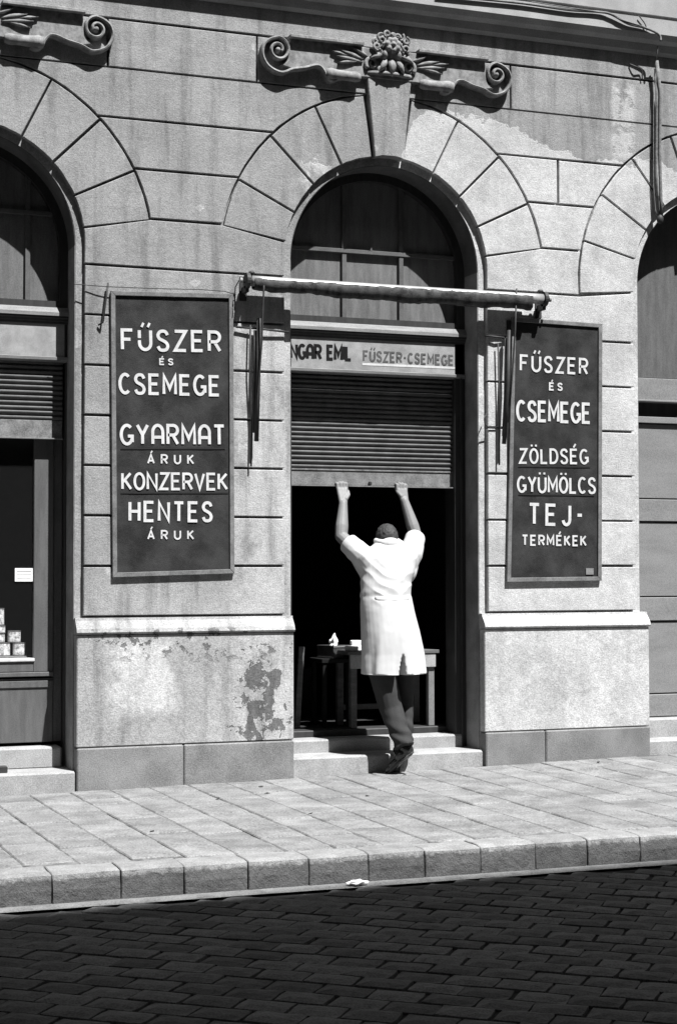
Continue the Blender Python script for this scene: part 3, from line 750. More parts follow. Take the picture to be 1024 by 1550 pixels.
# ------------------------------------------------------------------ lettering by strokes
def cr(pts, n=7): return smooth_path(pts, n)
def el(cx, cy, rx, ry, a0, a1, n=22): return [(cx + rx * math.cos(rad(a0 + (a1 - a0) * i / n)), cy + ry * math.sin(rad(a0 + (a1 - a0) * i / n))) for i in range(n + 1)]
Sc = [(.95, .80), (.78, .96), (.5, 1.), (.2, .95), (.04, .77), (.18, .60), (.5, .51), (.82, .40), (.96, .22), (.82, .05), (.5, 0), (.2, .04), (.03, .2)]
GL = {
 'F': (.50, [[(0, 0), (0, 1), (1, 1)], [(0, .52), (.8, .52)]]), 'E': (.50, [[(1, 1), (0, 1), (0, 0), (1, 0)], [(0, .52), (.85, .52)]]),
 'U': (.56, [[(0, 1), (0, .35)] + el(.5, .35, .5, .35, 180, 360)[1:-1] + [(1, .35), (1, 1)]]), 'S': (.52, [cr(Sc, 4)]),
 'Z': (.54, [[(0, 1), (1, 1), (0, 0), (1, 0)]]), 'R': (.54, [[(0, 0), (0, 1), (.55, 1)] + el(.55, .74, .45, .26, 90, -90, 10)[1:] + [(0, .48)], [(.5, .48), (1, 0)]]),
 'C': (.56, [el(.52, .5, .52, .5, 48, 312)]), 'G': (.60, [el(.52, .5, .52, .5, 48, 340), [(.60, .42), (1.0, .42), (1.0, .1)]]),
 'M': (.66, [[(0, 0), (0, 1), (.5, .30), (1, 1), (1, 0)]]), 'N': (.56, [[(0, 0), (0, 1), (1, 0), (1, 1)]]), 'I': (.0, [[(0, 0), (0, 1)]]),
 'L': (.46, [[(0, 1), (0, 0), (1, 0)]]), 'T': (.54, [[(0, 1), (1, 1)], [(.5, 1), (.5, 0)]]), 'H': (.54, [[(0, 0), (0, 1)], [(1, 0), (1, 1)], [(0, .5), (1, .5)]]),
 'K': (.54, [[(0, 0), (0, 1)], [(.95, 1), (.06, .45)], [(.30, .56), (1, 0)]]), 'O': (.60, [el(.5, .5, .5, .5, 90, 450, 30)]),
 'V': (.56, [[(0, 1), (.5, 0), (1, 1)]]), 'Y': (.56, [[(0, 1), (.5, .48), (1, 1)], [(.5, .48), (.5, 0)]]),
 'D': (.56, [[(0, .0), (0, 1), (.4, 1)] + el(.4, .5, .6, .5, 90, -90, 14)[1:] + [(0, 0)]]), 'A': (.56, [[(0, 0), (0, .62)] + el(.5, .62, .5, .38, 180, 0, 12)[1:-1] + [(1, .62), (1, 0)], [(0, .36), (1, .36)]]),
 'A2': (.58, [[(0, 0), (.5, 1), (1, 0)], [(.2, .30), (.8, .30)]]),
 'J': (.40, [[(1, 1), (1, .28)] + el(.5, .28, .5, .28, 0, -170, 12)[1:]]), '-': (.26, [[(0, .5), (1, .5)]]), ' ': (.25, []),
}
BASE = {'Ű': ('U', 'dd'), 'Ö': ('O', 'dot'), 'Ü': ('U', 'dot'), 'É': ('E', 'ac'), 'Á': ('A2', 'ac')}
def ribbon(bm, pts, t, tr, y):
    pts = [Vector(p) for p in pts]; closed = (pts[0] - pts[-1]).length < 1e-6; n = len(pts); L0, L1 = [], []
    for i in range(n):
        if closed: a = pts[i - 1] if i else pts[-2]; b = pts[(i + 1) % n] if i < n - 1 else pts[1]
        else: a = pts[i - 1] if i else None; b = pts[i + 1] if i < n - 1 else None
        d1 = (pts[i] - a).normalized() if a is not None else (b - pts[i]).normalized(); d2 = (b - pts[i]).normalized() if b is not None else d1
        n1 = Vector((-d1.y, d1.x)); n2 = Vector((-d2.y, d2.x)); nn = n1 + n2; nn = nn.normalized() if nn.length > 1e-4 else n1
        k = t / 2 / max(.42, nn.dot(n1)); L0.append(pts[i] + nn * k); L1.append(pts[i] - nn * k)
    fr0 = [bm.verts.new(tr(p, y)) for p in L0]; fr1 = [bm.verts.new(tr(p, y)) for p in L1]
    for i in range(n - 1): bm.faces.new((fr0[i], fr0[i + 1], fr1[i + 1], fr1[i]))
def lettering(txt, org, ux, uz, h, width, y, mat, parent, wt=.142, gap=.20, name='lettering', a_alt=False):
    """org: lower left (x,z); ux, uz: unit axes in the wall plane; the words fill `width`"""
    cells = []
    for ch in txt:
        b, ac = BASE.get(ch, (ch, None))
        if b == 'A' and a_alt: b = 'A2'
        wd, st = GL[b]; cells.append((wd * h, st, ac, b))
    t = wt * h
    adv = sum(c[0] + t for c in cells) + gap * h * (len(cells) - 1)
    k = width / adv; x = 0; layer = 0
    word = bpy.data.objects.new(name, None); COL.objects.link(word); word.parent = parent
    for wd, st, ac, b in cells:
        bm = bmesh.new()
        cw = wd * k; tt = t; x0 = x + tt / 2 * k
        cen = lambda p: (x0 + p[0] * cw, t / 2 + p[1] * (h - t))
        def tr(p, yy): return (org[0] + ux[0] * p[0] + uz[0] * p[1], yy, org[1] + ux[1] * p[0] + uz[1] * p[1])
        jx = random.uniform(-.01, .01) * h
        for s_ in st:
            ribbon(bm, [(cen(p)[0], cen(p)[1] + jx) for p in s_], t, tr, y - .0003 * (layer % 5)); layer += 1
        mx = x0 + cw / 2
        if ac == 'dd':
            for d in (-.12, .16): ribbon(bm, [(mx + (d - .03) * h, 1.08 * h), (mx + (d + .06) * h, 1.27 * h)], t * .75, tr, y - .0003 * (layer % 5)); layer += 1
        if ac == 'ac': ribbon(bm, [(mx - .02 * h, 1.07 * h), (mx + .13 * h, 1.30 * h)], t * .8, tr, y - .0003 * (layer % 5)); layer += 1
        if ac == 'dot':
            for d in (-.15, .15): ribbon(bm, [(mx + d * h - t * .45, 1.16 * h), (mx + d * h + t * .45, 1.16 * h)], t * .8, tr, y - .0003 * (layer % 5)); layer += 1
        x += (wd + t + gap * h) * k
        if len(bm.faces): bmobj('letter', bm, mat, word)
        else: bm.free()
    return word
def px_text(txt, x0, x1, y0t, y0b, y1b, ypl, mat, parent, **k):
    """pixel extents -> board plane: left x, right x, top-left y, bottom-left y, bottom-right y"""
    a = P(x0, y0b, ypl); b = P(x1, y1b, ypl); t = P(x0, y0t, ypl)
    ux = Vector((b.x - a.x, b.z - a.z)); W_ = ux.length; ux.normalize(); uz = Vector((-ux.y, ux.x))
    return lettering(txt, (a.x, a.z), ux, uz, t.z - a.z, W_, ypl, mat, parent, **k)

# ------------------------------------------------------------------ painted signs
def sign(label, corners, lines, rules, yb=-.026, fw=.029):
    (x0, z0), (x1, z1), (x2, z2), (x3, z3) = corners     # bl, br, tr, tl
    t = thing('shop_sign', label, 'sign', ((x0 + x1) / 2, 0, z0), 'painted signs beside the doorway')
    def ch(o): o.location = -Vector(t.location); return o
    # sheet, slightly buckled
    n, mrows = 14, 24; bm = bmesh.new(); G_ = []
    for j in range(mrows + 1):
        row = []
        for i in range(n + 1):
            u, v = i / n, j / mrows
            xx = (x0 * (1 - u) + x1 * u) * (1 - v) + (x3 * (1 - u) + x2 * u) * v; zz = (z0 * (1 - u) + z1 * u) * (1 - v) + (z3 * (1 - u) + z2 * u) * v
            e = min(1, 6 * min(u, 1 - u)) * min(1, 8 * min(v, 1 - v)); am = .0075 if v > .8 else .0022
            row.append(bm.verts.new((xx, yb + .0125 + e * am * noise.noise(Vector((xx * 6, zz * 9, x0))), zz)))
        G_.append(row)
    for j in range(mrows):
        for i in range(n): bm.faces.new((G_[j][i], G_[j][i + 1], G_[j + 1][i + 1], G_[j + 1][i]))
    o = ch(bmobj('sheet', bm, M['sign'], t)); 
    for p in o.data.polygons: p.use_smooth = True
    ch(bobj('backboard', M['dwood'], (min(x0, x3) + .015, max(x1, x2) - .015, yb + .0195, -.002, max(z0, z1) + .01, min(z2, z3) - .01), t))
    C_ = [Vector(c) for c in ((x0, z0), (x1, z1), (x2, z2), (x3, z3))]; cen = sum(C_, Vector((0, 0))) / 4
    inn = offset_poly([tuple(c) for c in C_], fw)
    for i in range(4):
        a, b = C_[i], C_[(i + 1) % 4]; c, d = Vector(inn[(i + 1) % 4]), Vector(inn[i])
        bm = bmesh.new(); prism(bm, [tuple(a), tuple(b), tuple(c), tuple(d)], yb - random.uniform(0, .001), yb + .020, .002); ch(bmobj('frame_batten', bm, M['sframe'], t))
    for ln in lines:
        txt, a0, a1, tt, b0, b1 = ln[:6]; kw = ln[6] if len(ln) > 6 else {}
        ch(px_text(txt, a0, a1, tt, b0, b1, yb + .0085, M['white'], t, **kw))
    for a0, a1, yy0, yy1 in rules:
        p, q = P(a0, yy0, yb + .0085), P(a1, yy1, yb + .0085)
        bm = bmesh.new(); ribbon(bm, [(p.x, p.z), (q.x, q.z)], .009, lambda p_, y_: (p_[0], y_, p_[1]), yb + .0085); ch(bmobj('ruled_line', bm, M['lined'], t))
    return t
yb = -.026
def cn(q): return [(P(x, y, yb).x, P(x, y, yb).z) for x, y in q]
LS = sign('dark left-hand sign reading GYARMAT ÁRUK and HENTES ÁRUK in white capitals', cn([(171, 874), (355, 868), (353, 445), (168, 440)]), [
    ('FŰSZER', 183.5, 335, 497, 531, 534), ('ÉS', 241, 263, 542, 552.5, 553, dict(wt=.2, gap=.35)), ('CSEMEGE', 180, 333, 564, 597, 600, dict(gap=.16)),
    ('GYARMAT', 182, 341, 641, 674, 675, dict(gap=.14)), ('ÁRUK', 223, 294, 687, 702.5, 703, dict(gap=.6, wt=.17)), ('KONZERVEK', 184, 345, 714.5, 742, 742.5, dict(gap=.10)),
    ('HENTES', 195, 322, 757.5, 790, 791, dict(gap=.2)), ('ÁRUK', 223, 294, 802, 817, 817, dict(gap=.6, wt=.17))], [(183, 341, 679, 679), (183, 346, 746, 746)])
RS = sign('dark right-hand sign reading ZÖLDSÉG GYÜMÖLCS and TEJTERMÉKEK in white capitals', cn([(767, 881), (910, 879), (911, 490), (775, 480)]), [
    ('FŰSZER', 786, 889, 536, 562, 568), ('ÉS', 830, 851, 578.5, 591, 592, dict(wt=.2, gap=.35)), ('CSEMEGE', 781, 893, 605, 638, 642, dict(gap=.12)),
    ('ZÖLDSÉG', 785, 890, 678, 702, 703, dict(gap=.16)), ('GYÜMÖLCS', 782, 901, 720, 746, 748, dict(gap=.12)), ('TEJ-', 799, 881.5, 761, 795, 797, dict(gap=.32)),
    ('TERMÉKEK', 789, 887, 809, 826, 827, dict(gap=.22, wt=.17))], [(784, 893, 706, 707), (784, 899, 748.5, 750)])
p = P(891, 860, yb); 
o = bobj('maker_label', M['ledge'], (p.x - .022, p.x + .038, yb + .006, yb + .0085, p.z - .045, p.z + .0), RS, bev=0); o.location = -RS.location
# name board over the door
def on_board(txt, x0, x1, t, b0, b1, mat, **k):
    return px_text(txt, x0, x1, t, b0, b1, .2485, mat, shop, name='board_lettering', **k)
on_board('NGAR EMIL', 439, 532, 519, 543.5, 547, M['black'], gap=.05, wt=.19, a_alt=False)
on_board('FŰSZER-CSEMEGE', 549, 686, 530, 547, 554, M['greyp'], gap=.14, wt=.17)
p, q = P(548, 551, .2485), P(688, 557, .2485)
bm = bmesh.new(); ribbon(bm, [(p.x, p.z), (q.x, q.z)], .016, lambda p_, y_: (p_[0], y_, p_[1]), .2483); bmobj('board_stripe', bm, M['white'], shop)

# ------------------------------------------------------------------ awning roller
aw = thing('rolled_awning', 'rolled-up awning tube with folded iron arms above the doorway', 'awning', (0, 0, 3.24))
def ach(o): o.location = -Vector(aw.location); return o
zr = 3.238
bm = bmesh.new(); tube(bm, [(x, -.095, zr - .002 * math.sin((x + 1) * 1.4)) for x in [-1.0 + 2.12 * i / 24 for i in range(25)]], .036, 16); ach(bmobj('roller_tube', bm, M['steel'], aw, smooth=True))
# cloth wound under the tube with a ragged hem
bm = bmesh.new(); rows = []; r_ = random.Random(5)
for i in range(70):
    x = -.99 + 2.02 * i / 69; f = min(1, (x + 1.0) * 1.1); hang = .018 + .03 * max(0, min(1, f)) * .8 + .006 * math.sin(x * 13) + .004 * r_.uniform(-1, 1)
    rows.append([(x, -.058, zr + .030), (x, -.050, zr - .01), (x, -.062, zr - .034 - hang * .5), (x, -.095, zr - .040 - hang), (x, -.128, zr - .036 - hang * .7 + .004 * math.sin(x * 31)), (x, -.139 - .003 * math.sin(x * 47), zr - .012), (x, -.1335, zr + .012 + .004 * r_.uniform(-1, 1))])
V = [[bm.verts.new(q) for q in r] for r in rows]
for a, b in zip(V, V[1:]):
    for k in range(6): bm.faces.new((a[k], a[k + 1], b[k + 1], b[k]))
o = bmobj('awning_cloth', bm, M['cloth'], aw, smooth=True); ach(o)
sl = o.modifiers.new('t', 'SOLIDIFY'); sl.thickness = .002
for x in (-1.03, 1.135):
    bm = bmesh.new(); tube(bm, [(x - .012, -.095, zr), (x + .012, -.095, zr)], .052, 18); ach(bmobj('end_disc', bm, M['iron'], aw))
    bm = bmesh.new(); tube(bm, [(x - .035 * (1 if x < 0 else -1), -.095, zr), (x + .05 * (-1 if x < 0 else 1), -.095, zr)], .018, 10); ach(bmobj('axle', bm, M['steel'], aw))
    ach(bobj('wall_bracket', M['iron'], (x - .012, x + .012, -.10, .0, zr - .075, zr - .03), aw, bev=.003))
    ach(bobj('bracket_plate', M['iron'], (x - .025, x + .025, -.008, -.001, zr - .12, zr + .04), aw, bev=.002))
    bm = bmesh.new(); ell(bm, (x + (.03 if x < 0 else -.03), -.095, zr + .052), (.022, .02, .014)); ach(bmobj('bearing_cap', bm, M['iron'], aw, smooth=True))
def rod(name, pts, r, mat='iron', par=aw):
    bm = bmesh.new(); tube(bm, pts, r, 7); o = bmobj(name, bm, M[mat], par, smooth=True); o.location = -Vector(par.location); return o
def Y(px, py, y): return tuple(P(px, py, y))
# folded arms: left and right bundles
rod('folded_arm', [Y(400, 420, -.12), Y(399, 440, -.135), Y(396, 520, -.11), Y(390, 600, -.085), Y(388, 660, -.07)], .006)
rod('folded_arm', [Y(392, 482, -.07), Y(391, 560, -.075), Y(388, 668, -.06)], .0155)
rod('folded_arm', [Y(386, 500, -.045), Y(386, 560, -.05), Y(384, 655, -.045)], .011)
rod('arm_link', [Y(379, 492, -.03), Y(378, 560, -.035), Y(381, 640, -.03), Y(380, 706, -.03)], .006)
rod('arm_hook', [Y(357, 495, -.02), Y(395, 498, -.03), Y(437, 503, -.02)], .007)
rod('crank_cord', [Y(372, 428, -.09), Y(362, 424, -.05), Y(356, 435, -.02), Y(355, 470, -.05)], .004)
rod('folded_arm', [Y(781, 437, -.12), Y(779, 500, -.125), Y(775, 560, -.10), Y(769, 640, -.085)], .006)
rod('folded_arm', [Y(770, 500, -.07), Y(768, 580, -.08), Y(762, 672, -.06)], .0155)
rod('folded_arm', [Y(765, 512, -.05), Y(764, 600, -.05), Y(761, 660, -.05)], .011)
rod('arm_link', [Y(753, 520, -.03), Y(755, 600, -.03), Y(755, 704, -.03)], .006)
rod('arm_hook', [Y(733, 508, -.02), Y(752, 510, -.03), Y(768, 512, -.02)], .007)
rod('crank_hook', [Y(736, 626, -.01), Y(732, 633, -.03), Y(733, 642, -.03), Y(740, 648, -.01), Y(752, 648, -.01)], .004)
# little hook iron left of the left sign and the loose wire above it
hk = thing('iron_hook', 'bent iron hook hanging beside the upper corner of the left sign', 'hook', tuple(P(163, 430, -.02)))
rod('hook_rod', [Y(164, 428, -.03), Y(161, 450, -.03), Y(156, 488, -.03), Y(149, 492, -.01)], .006, 'iron', hk)
bm = bmesh.new(); tube(bm, [Y(112, 430, -.01), Y(150, 433, -.03), Y(165, 434, -.035), Y(240, 437, -.03), Y(300, 438, -.035), Y(340, 441, -.03), Y(357, 446, -.02)], .0028, 6)
o = bmobj('wire', bm, M['iron'], None); o['label'] = 'thin wire running along the top of the left sign'; o['category'] = 'wire'

# cables on the cornice and the hanging loop of cord at the right
def free_tube(name, pts, r, mat, label, cat, n=7, group=None):
    bm = bmesh.new(); q = smooth_path([tuple(Vector(p)) for p in pts], 5) if len(pts) > 2 else pts
    tube(bm, q, r, n); o = bmobj(name, bm, M[mat], None, smooth=True); o['label'] = label; o['category'] = cat
    if group: o['group'] = group
    return o
def smooth_path3(pts, n=5):
    out = []
    for i in range(len(pts) - 1):
        p0, p1, p2, p3 = [Vector(pts[j]) for j in (max(i - 1, 0), i, i + 1, min(i + 2, len(pts) - 1))]
        for k in range(n):
            t = k / n; out.append(.5 * ((2 * p1) + (p2 - p0) * t + (2 * p0 - 5 * p1 + 4 * p2 - p3) * t * t + (3 * p1 - p0 - 3 * p2 + p3) * t ** 3))
    out.append(Vector(pts[-1])); return out
smooth_path = smooth_path3
free_tube('cable', [Y(660, -8, -.125), Y(720, -2, -.125), Y(790, 5, -.125), Y(860, 15, -.125), Y(905, 18, -.125), Y(925, 22, -.13), Y(950, 36, -.125), Y(975, 42, -.125), Y(996, 52, -.13), Y(999, 62, -.14)], .009, 'cable', 'thick cable sagging along the front of the cornice', 'cable')
free_tube('cable', [Y(800, 2, -.13), Y(850, 10, -.135), Y(915, 20, -.13), Y(940, 30, -.135), Y(972, 40, -.13), Y(978, 44, -.125)], .004, 'cable', 'thin pale cable lying on the thick one along the cornice', 'cable')
free_tube('cable', [Y(966, 24, -.125), Y(975, 36, -.125), Y(978, 46, -.125)], .004, 'iron', 'short dark wire end crossing the cornice at its top', 'cable')
cd = thing('hanging_cord', 'bundle of old cord hanging from the cornice with a knotted end', 'rope', tuple(P(994, 95, -.04)))
rod('cord_strand', [Y(993, 92, -.06), Y(998, 140, -.055), Y(997, 230, -.05), Y(999, 300, -.045), Y(1000, 328, -.04)], .013, 'rope', cd)
rod('cord_strand', [Y(993, 100, -.045), Y(993, 160, -.04), Y(992, 260, -.04), Y(995, 325, -.04)], .011, 'rope', cd)
rod('cord_strand', [Y(990, 104, -.035), Y(988, 160, -.03), Y(988, 280, -.03), Y(991, 318, -.035), Y(996, 334, -.04)], .0035, 'rope', cd)
rod('cord_strand', [Y(994, 70, -.11), Y(993, 92, -.06)], .005, 'rope', cd)
bm = bmesh.new(); ell(bm, Y(998, 332, -.04), (.026, .024, .035)); o = bmobj('knot', bm, M['iron'], cd, smooth=True); o.location = -cd.location
free_tube('wire', [Y(952, 97, -.01), Y(962, 101, -.03), Y(970, 106, -.02), Y(971, 120, -.012)], .005, 'iron', 'bent wire stub sticking out under the cornice near the cord', 'wire')

# ------------------------------------------------------------------ inside the shop
def box_thing(name, label, cat, dims, mat, group=None, rot=0, bev=.003):
    cx, cy, z0 = (dims[0] + dims[1]) / 2, (dims[2] + dims[3]) / 2, dims[4]
    bm = bmesh.new(); box(bm, dims[0] - cx, dims[1] - cx, dims[2] - cy, dims[3] - cy, 0, dims[5] - z0, bev)
    o = bmobj(name, bm, M[mat], None); o.location = (cx, cy, z0); o.rotation_euler.z = rot; o['label'] = label; o['category'] = cat
    if group: o['group'] = group
    return o
TX0, TX1, TY = P(531, 1050, .43).x, P(657, 1050, .43).x, .43
tb = thing('wooden_table', 'plain wooden table just inside the open doorway', 'table', ((TX0 + TX1) / 2, TY + .25, .252))
def tch(o): o.location = -Vector(tb.location); return o
tch(bobj('tabletop', M['twood'], (TX0 - .03, TX1 + .03, TY - .025, TY + .33, .765, .79), tb))
tch(bobj('apron', M['apron'], (TX0 - .01, TX1 + .004, TY - .018, TY - .001, .668, .764), tb))
for x in (TX0, TX1 - .045):
    for y in (TY, TY + .26): tch(bobj('leg', M['twood'] if x < .3 else M['pwood'], (x, x + .045, y, y + .045, .253, .764), tb))  # right legs paler: the sunlight on them is put into the wood colour
tch(bobj('stretcher', M['twood'], (TX0 + .046, TX1 - .046, TY + .275, TY + .295, .36, .40), tb))
tch(bobj('end_rail', M['twood'], (TX1 - .035, TX1 - .015, TY + .046, TY + .259, .66, .764), tb))
cx = P(508, 975, .70).x
st = thing('stool', 'low dark stool half hidden behind the left door edge', 'stool', (cx - .02, .73, .25))
def sch(o): o.location = -Vector(st.location); return o
sch(bobj('seat', M['black'], (cx - .14, cx + .09, .60, .86, .70, .73), st))
for x in (cx - .13, cx + .05):
    for y in (.61, .82): sch(bobj('leg', M['black'], (x, x + .03, y, y + .03, .25, .699), st))
cb = thing('small_crate', 'small dark open crate with pale rim on the stool left of the table', 'crate', (cx, .72, .731))
for nm, d in (('side', (-.09, .09, -.09, -.08, 0, .09)), ('side', (-.09, .09, .08, .09, 0, .09)), ('side', (-.09, -.08, -.079, .079, 0, .09)), ('side', (.08, .09, -.079, .079, 0, .09)), ('bottom', (-.079, .079, -.079, .079, .002, .01))):
    bobj(nm, M['crate'], d, cb, bev=.001)
bobj('rim', M['pwood'], (-.09, .09, -.0935, -.0905, .078, .09), cb, bev=0)
bobj('rim', M['pwood'], (-.094, -.091, -.09, .09, .0, .012), cb, bev=0)
cb.rotation_euler = (0, 0, .35)
def paper(name, label, loc, s, seed, cat='paper'):
    bm = bmesh.new(); bmesh.ops.create_icosphere(bm, subdivisions=3, radius=1); r = random.Random(seed)
    for v in bm.verts:
        n_ = noise.noise(v.co * 1.9 + Vector((seed, 0, 0))) + .5 * noise.noise(v.co * 4.5); v.co = v.co * (1 + .55 * n_); v.co.x *= s[0]; v.co.y *= s[1]; v.co.z *= s[2]
    mz = min(v.co.z for v in bm.verts)
    for v in bm.verts: v.co.z -= mz
    o = bmobj(name, bm, M['paper'], None); o.location = loc; o['label'] = label; o['category'] = cat
paper('crumpled_paper', 'crumpled white paper sticking out of the dark crate', (cx - .01, .72, .743), (.03, .03, .065), 3)
box_thing('paper_packet', 'small white packet lying on the table beside the crate', 'packet', (P(533, 970, .5).x - .03, P(533, 970, .5).x + .06, .47, .56, .791, .822), 'paper', rot=.3)
box_thing('paper_packet', 'pale tall packet standing behind the lying packet on the table', 'packet', (P(540, 970, .60).x - .03, P(540, 970, .60).x + .04, .60, .67, .791, .855), 'paper', rot=-.2)
lp = box_thing('leaning_plank', 'narrow plank leaning against the shop wall left of the table', 'plank', (P(450, 1000, .6).x - .02, P(450, 1000, .6).x + .02, .60, .63, .25, .82), 'twood'); lp.rotation_euler.y = .06
box_thing('storage_crate', 'dark wooden crate on the floor behind the table', 'crate', (-.45, .10, 1.7, 2.1, .25, .60), 'crate')
# display window goods
pf = box_thing('display_shelf', 'low pale shelf behind the display window glass', 'shelf', (CL - .47, -2.36, .41, .78, .74, .80), 'pwood')
def tin(x, y, z, r, h, label):
    t = thing('food_tin', label, 'tin', (x, y, z), 'tins piled in the display window')
    bm = bmesh.new(); tube(bm, [(0, 0, .003), (0, 0, h - .003)], r * .97, 18); bmobj('label_wrap', bm, M['label'], t, smooth=False)
    for zz in (0, h - .006):
        bm = bmesh.new(); tube(bm, [(0, 0, zz), (0, 0, zz + .006)], r, 18); bmobj('rim', bm, M['tin'], t)
tin(-2.40, .47, .801, .043, .085, 'rightmost tin of the bottom row in the display window')
tin(-2.50, .47, .801, .043, .085, 'tin of the bottom row standing second from the window jamb')
tin(-2.60, .47, .801, .043, .085, 'tin of the bottom row cut by the edge of the photo')
tin(-2.43, .48, .887, .043, .075, 'upper tin with pale lid at the right of the pile')
tin(-2.53, .48, .887, .040, .06, 'upper tin in the middle of the pile')
tin(-2.53, .48, .948, .043, .05, 'short tin near the top of the pile under the tall one')
tin(-2.535, .49, .999, .043, .11, 'tall tin crowning the pile in the display window')
c0 = P(23, 860, .348); c1 = P(51, 880, .348)
o = bobj('price_card', M['paper'], (c0.x, c1.x, .347, .350, c1.z, c0.z), None, bev=0); o['label'] = 'small white card stuck on the display window glass'; o['category'] = 'card'
for k, zz in enumerate((.25, .5, .75)):
    bm = bmesh.new(); z_ = c1.z + (c0.z - c1.z) * zz; ribbon(bm, [(c0.x + .012, z_), (c1.x - .015, z_)], .004, lambda p_, y_: (p_[0], y_, p_[1]), .3466); bmobj('written_line', bm, M['greyp'], o)
bt = box_thing('foot_scraper', 'small dark iron boot scraper on the left lower step', 'scraper', (P(0, 1160, .1).x - .05, P(10, 1160, .1).x, .05, .12, .096, .135), 'iron')
paper('crumpled_paper', 'scrap of white paper lying in the gutter below the kerb', tuple(P(541, 1340, -3.02))[:2] + (-.146,), (.045, .02, .012), 8)

for i, (px, py) in enumerate(((330, 1208), (395, 1189), (404, 1204), (612, 1182), (556, 1222), (905, 1160), (230, 1262), (470, 1248))):
    yy = -2.7 * (py - 1170) / 130 if py > 1175 else -.25
    yy = max(-2.6, min(-.12, yy)); q = P(px, py, yy)
    bm = bmesh.new(); r = random.Random(i); n_ = 7
    vs_ = [bm.verts.new((.022 * math.cos(2 * PI * k / n_) * r.uniform(.6, 1.2), .012 * math.sin(2 * PI * k / n_) * r.uniform(.6, 1.2), .002 + r.uniform(0, .007))) for k in range(n_)]
    c_ = bm.verts.new((0, 0, .001))
    for k in range(n_): bm.faces.new((vs_[k], vs_[(k + 1) % n_], c_))
    o = bmobj('dry_leaf', bm, M['iron'], None); o.location = (q.x, yy, gz(q.x, yy) + .001); o.rotation_euler.z = r.uniform(0, 6)
    o['label'] = ('dark dry leaf on the paving below the left pier, nearest the middle of its foot', 'dry leaf close to the socle of the left pier near the door steps', 'dry leaf just streetward of the one by the left pier socle',
                  'dry leaf on the paving just right of the man\'s shoes', 'dry leaf on the paving in front of the man\'s shadow', 'dry leaf beside the socle of the right pier',
                  'dry leaf alone on the paving near the kerb at the left', 'dry leaf on the middle of the paving in front of the left door edge')[i]; o['category'] = 'leaf'; o['group'] = 'dry leaves on the pavement'
# ------------------------------------------------------------------ the shopkeeper
man = thing('person', 'man in white work coat seen from behind pulling the shutter with both raised hands', 'person', (-.02, -.19, .0))
MO = Vector(man.location)
def W3(px, py, y): return P(px, py, y)
bm = bmesh.new()
hip = W3(585, 985, -.10); chest = W3(586, 862, -.02); neckb = W3(587, 832, .0)
# trunk, neck, head
capsule(bm, hip + Vector((.01, 0, -.04)), W3(584, 920, -.06), .11, .105); capsule(bm, W3(584, 920, -.06), chest, .12, .14)
capsule(bm, chest, neckb + Vector((0, 0, -.05)), .13, .09); capsule(bm, neckb + Vector((0, .0, -.04)), W3(585, 822, .06), .06, .055)
hd = W3(584, 816, .085)
ell(bm, hd, (.073, .092, .098), Matrix.Rotation(rad(-28), 3, 'X')); ell(bm, hd + Vector((0, .06, -.05)), (.055, .05, .06), Matrix.Rotation(rad(-28), 3, 'X'))
ell(bm, hd + Vector((0, .115, -.025)), (.012, .022, .02))                      # nose
for s in (-1, 1): ell(bm, hd + Vector((s * .080, .0, -.035)), (.011, .022, .032))   # ears
ell(bm, hd + Vector((0, .10, -.070)), (.024, .012, .008))                      # lips
# arms
arms = {}
for s, sh_, elb, wr in ((-1, (550, 843, .0), (516, 812, .15), (519, 762, .215)), (1, (621, 839, .02), (629, 812, .18), (611.5, 758, .235))):
    A, B, Cc = W3(*sh_), W3(*elb), W3(*wr)
    capsule(bm, A, B, .052, .043); fm = B.lerp(Cc, .3) ; capsule(bm, B, fm, .043, .046); capsule(bm, fm, Cc, .046, .030)
    # hand: palm up to the knuckles, fingers hooked over the shutter's lip, thumb from the side
    K = Vector((Cc.x + (.006 if s < 0 else -.012), .252, 1.912)); arms[s] = (A, B, Cc, K)
    up = (K - Cc).normalized()
    for f in (-.028, -.009, .010, .028): capsule(bm, Cc + Vector((f * .5, 0, .005)), K + Vector((f, 0, -.004)), .017, .0135)
    for f, ln in zip((-.035, -.012, .011, .034) if s > 0 else (-.034, -.011, .012, .035), (.9, 1.05, 1.1, .95) if s < 0 else (.95, 1.1, 1.05, .9)):
        p0 = K + Vector((f, 0, 0)); p1 = p0 + Vector((0, .002, .034 * ln)); p2 = p1 + Vector((0, .024, .008 * ln)); p3 = p2 + Vector((0, .014, -.016))
        capsule(bm, p0, p1, .0102, .0095, 10); capsule(bm, p1, p2, .0095, .009, 10); capsule(bm, p2, p3, .009, .008, 10)
    t0 = Cc + Vector((-s * .022, .0, .03)); t1 = t0 + Vector((-s * .024, .012, .030)); t2 = t1 + Vector((-s * .004, .022, .026))
    capsule(bm, t0, t1, .014, .0115, 10); capsule(bm, t1, t2, .0115, .0095, 10)
# legs
knL, anL = W3(591, 1072, -.13), W3(612, 1122, -.235)
hpL, hpR = hip + Vector((-.062, 0, -.05)), hip + Vector((.135, 0.02, -.05))
knR, anR = W3(614.5, 1068, -.05), W3(614, 1132, -.115)
for a, k_, n_ in ((hpL, knL, anL), (hpR, knR, anR)):
    capsule(bm, a, k_, .050, .040); capsule(bm, k_, n_, .038, .030)
for v in bm.verts: v.co -= MO
baked('body', bm, .0042, M['skin'], man, 3)
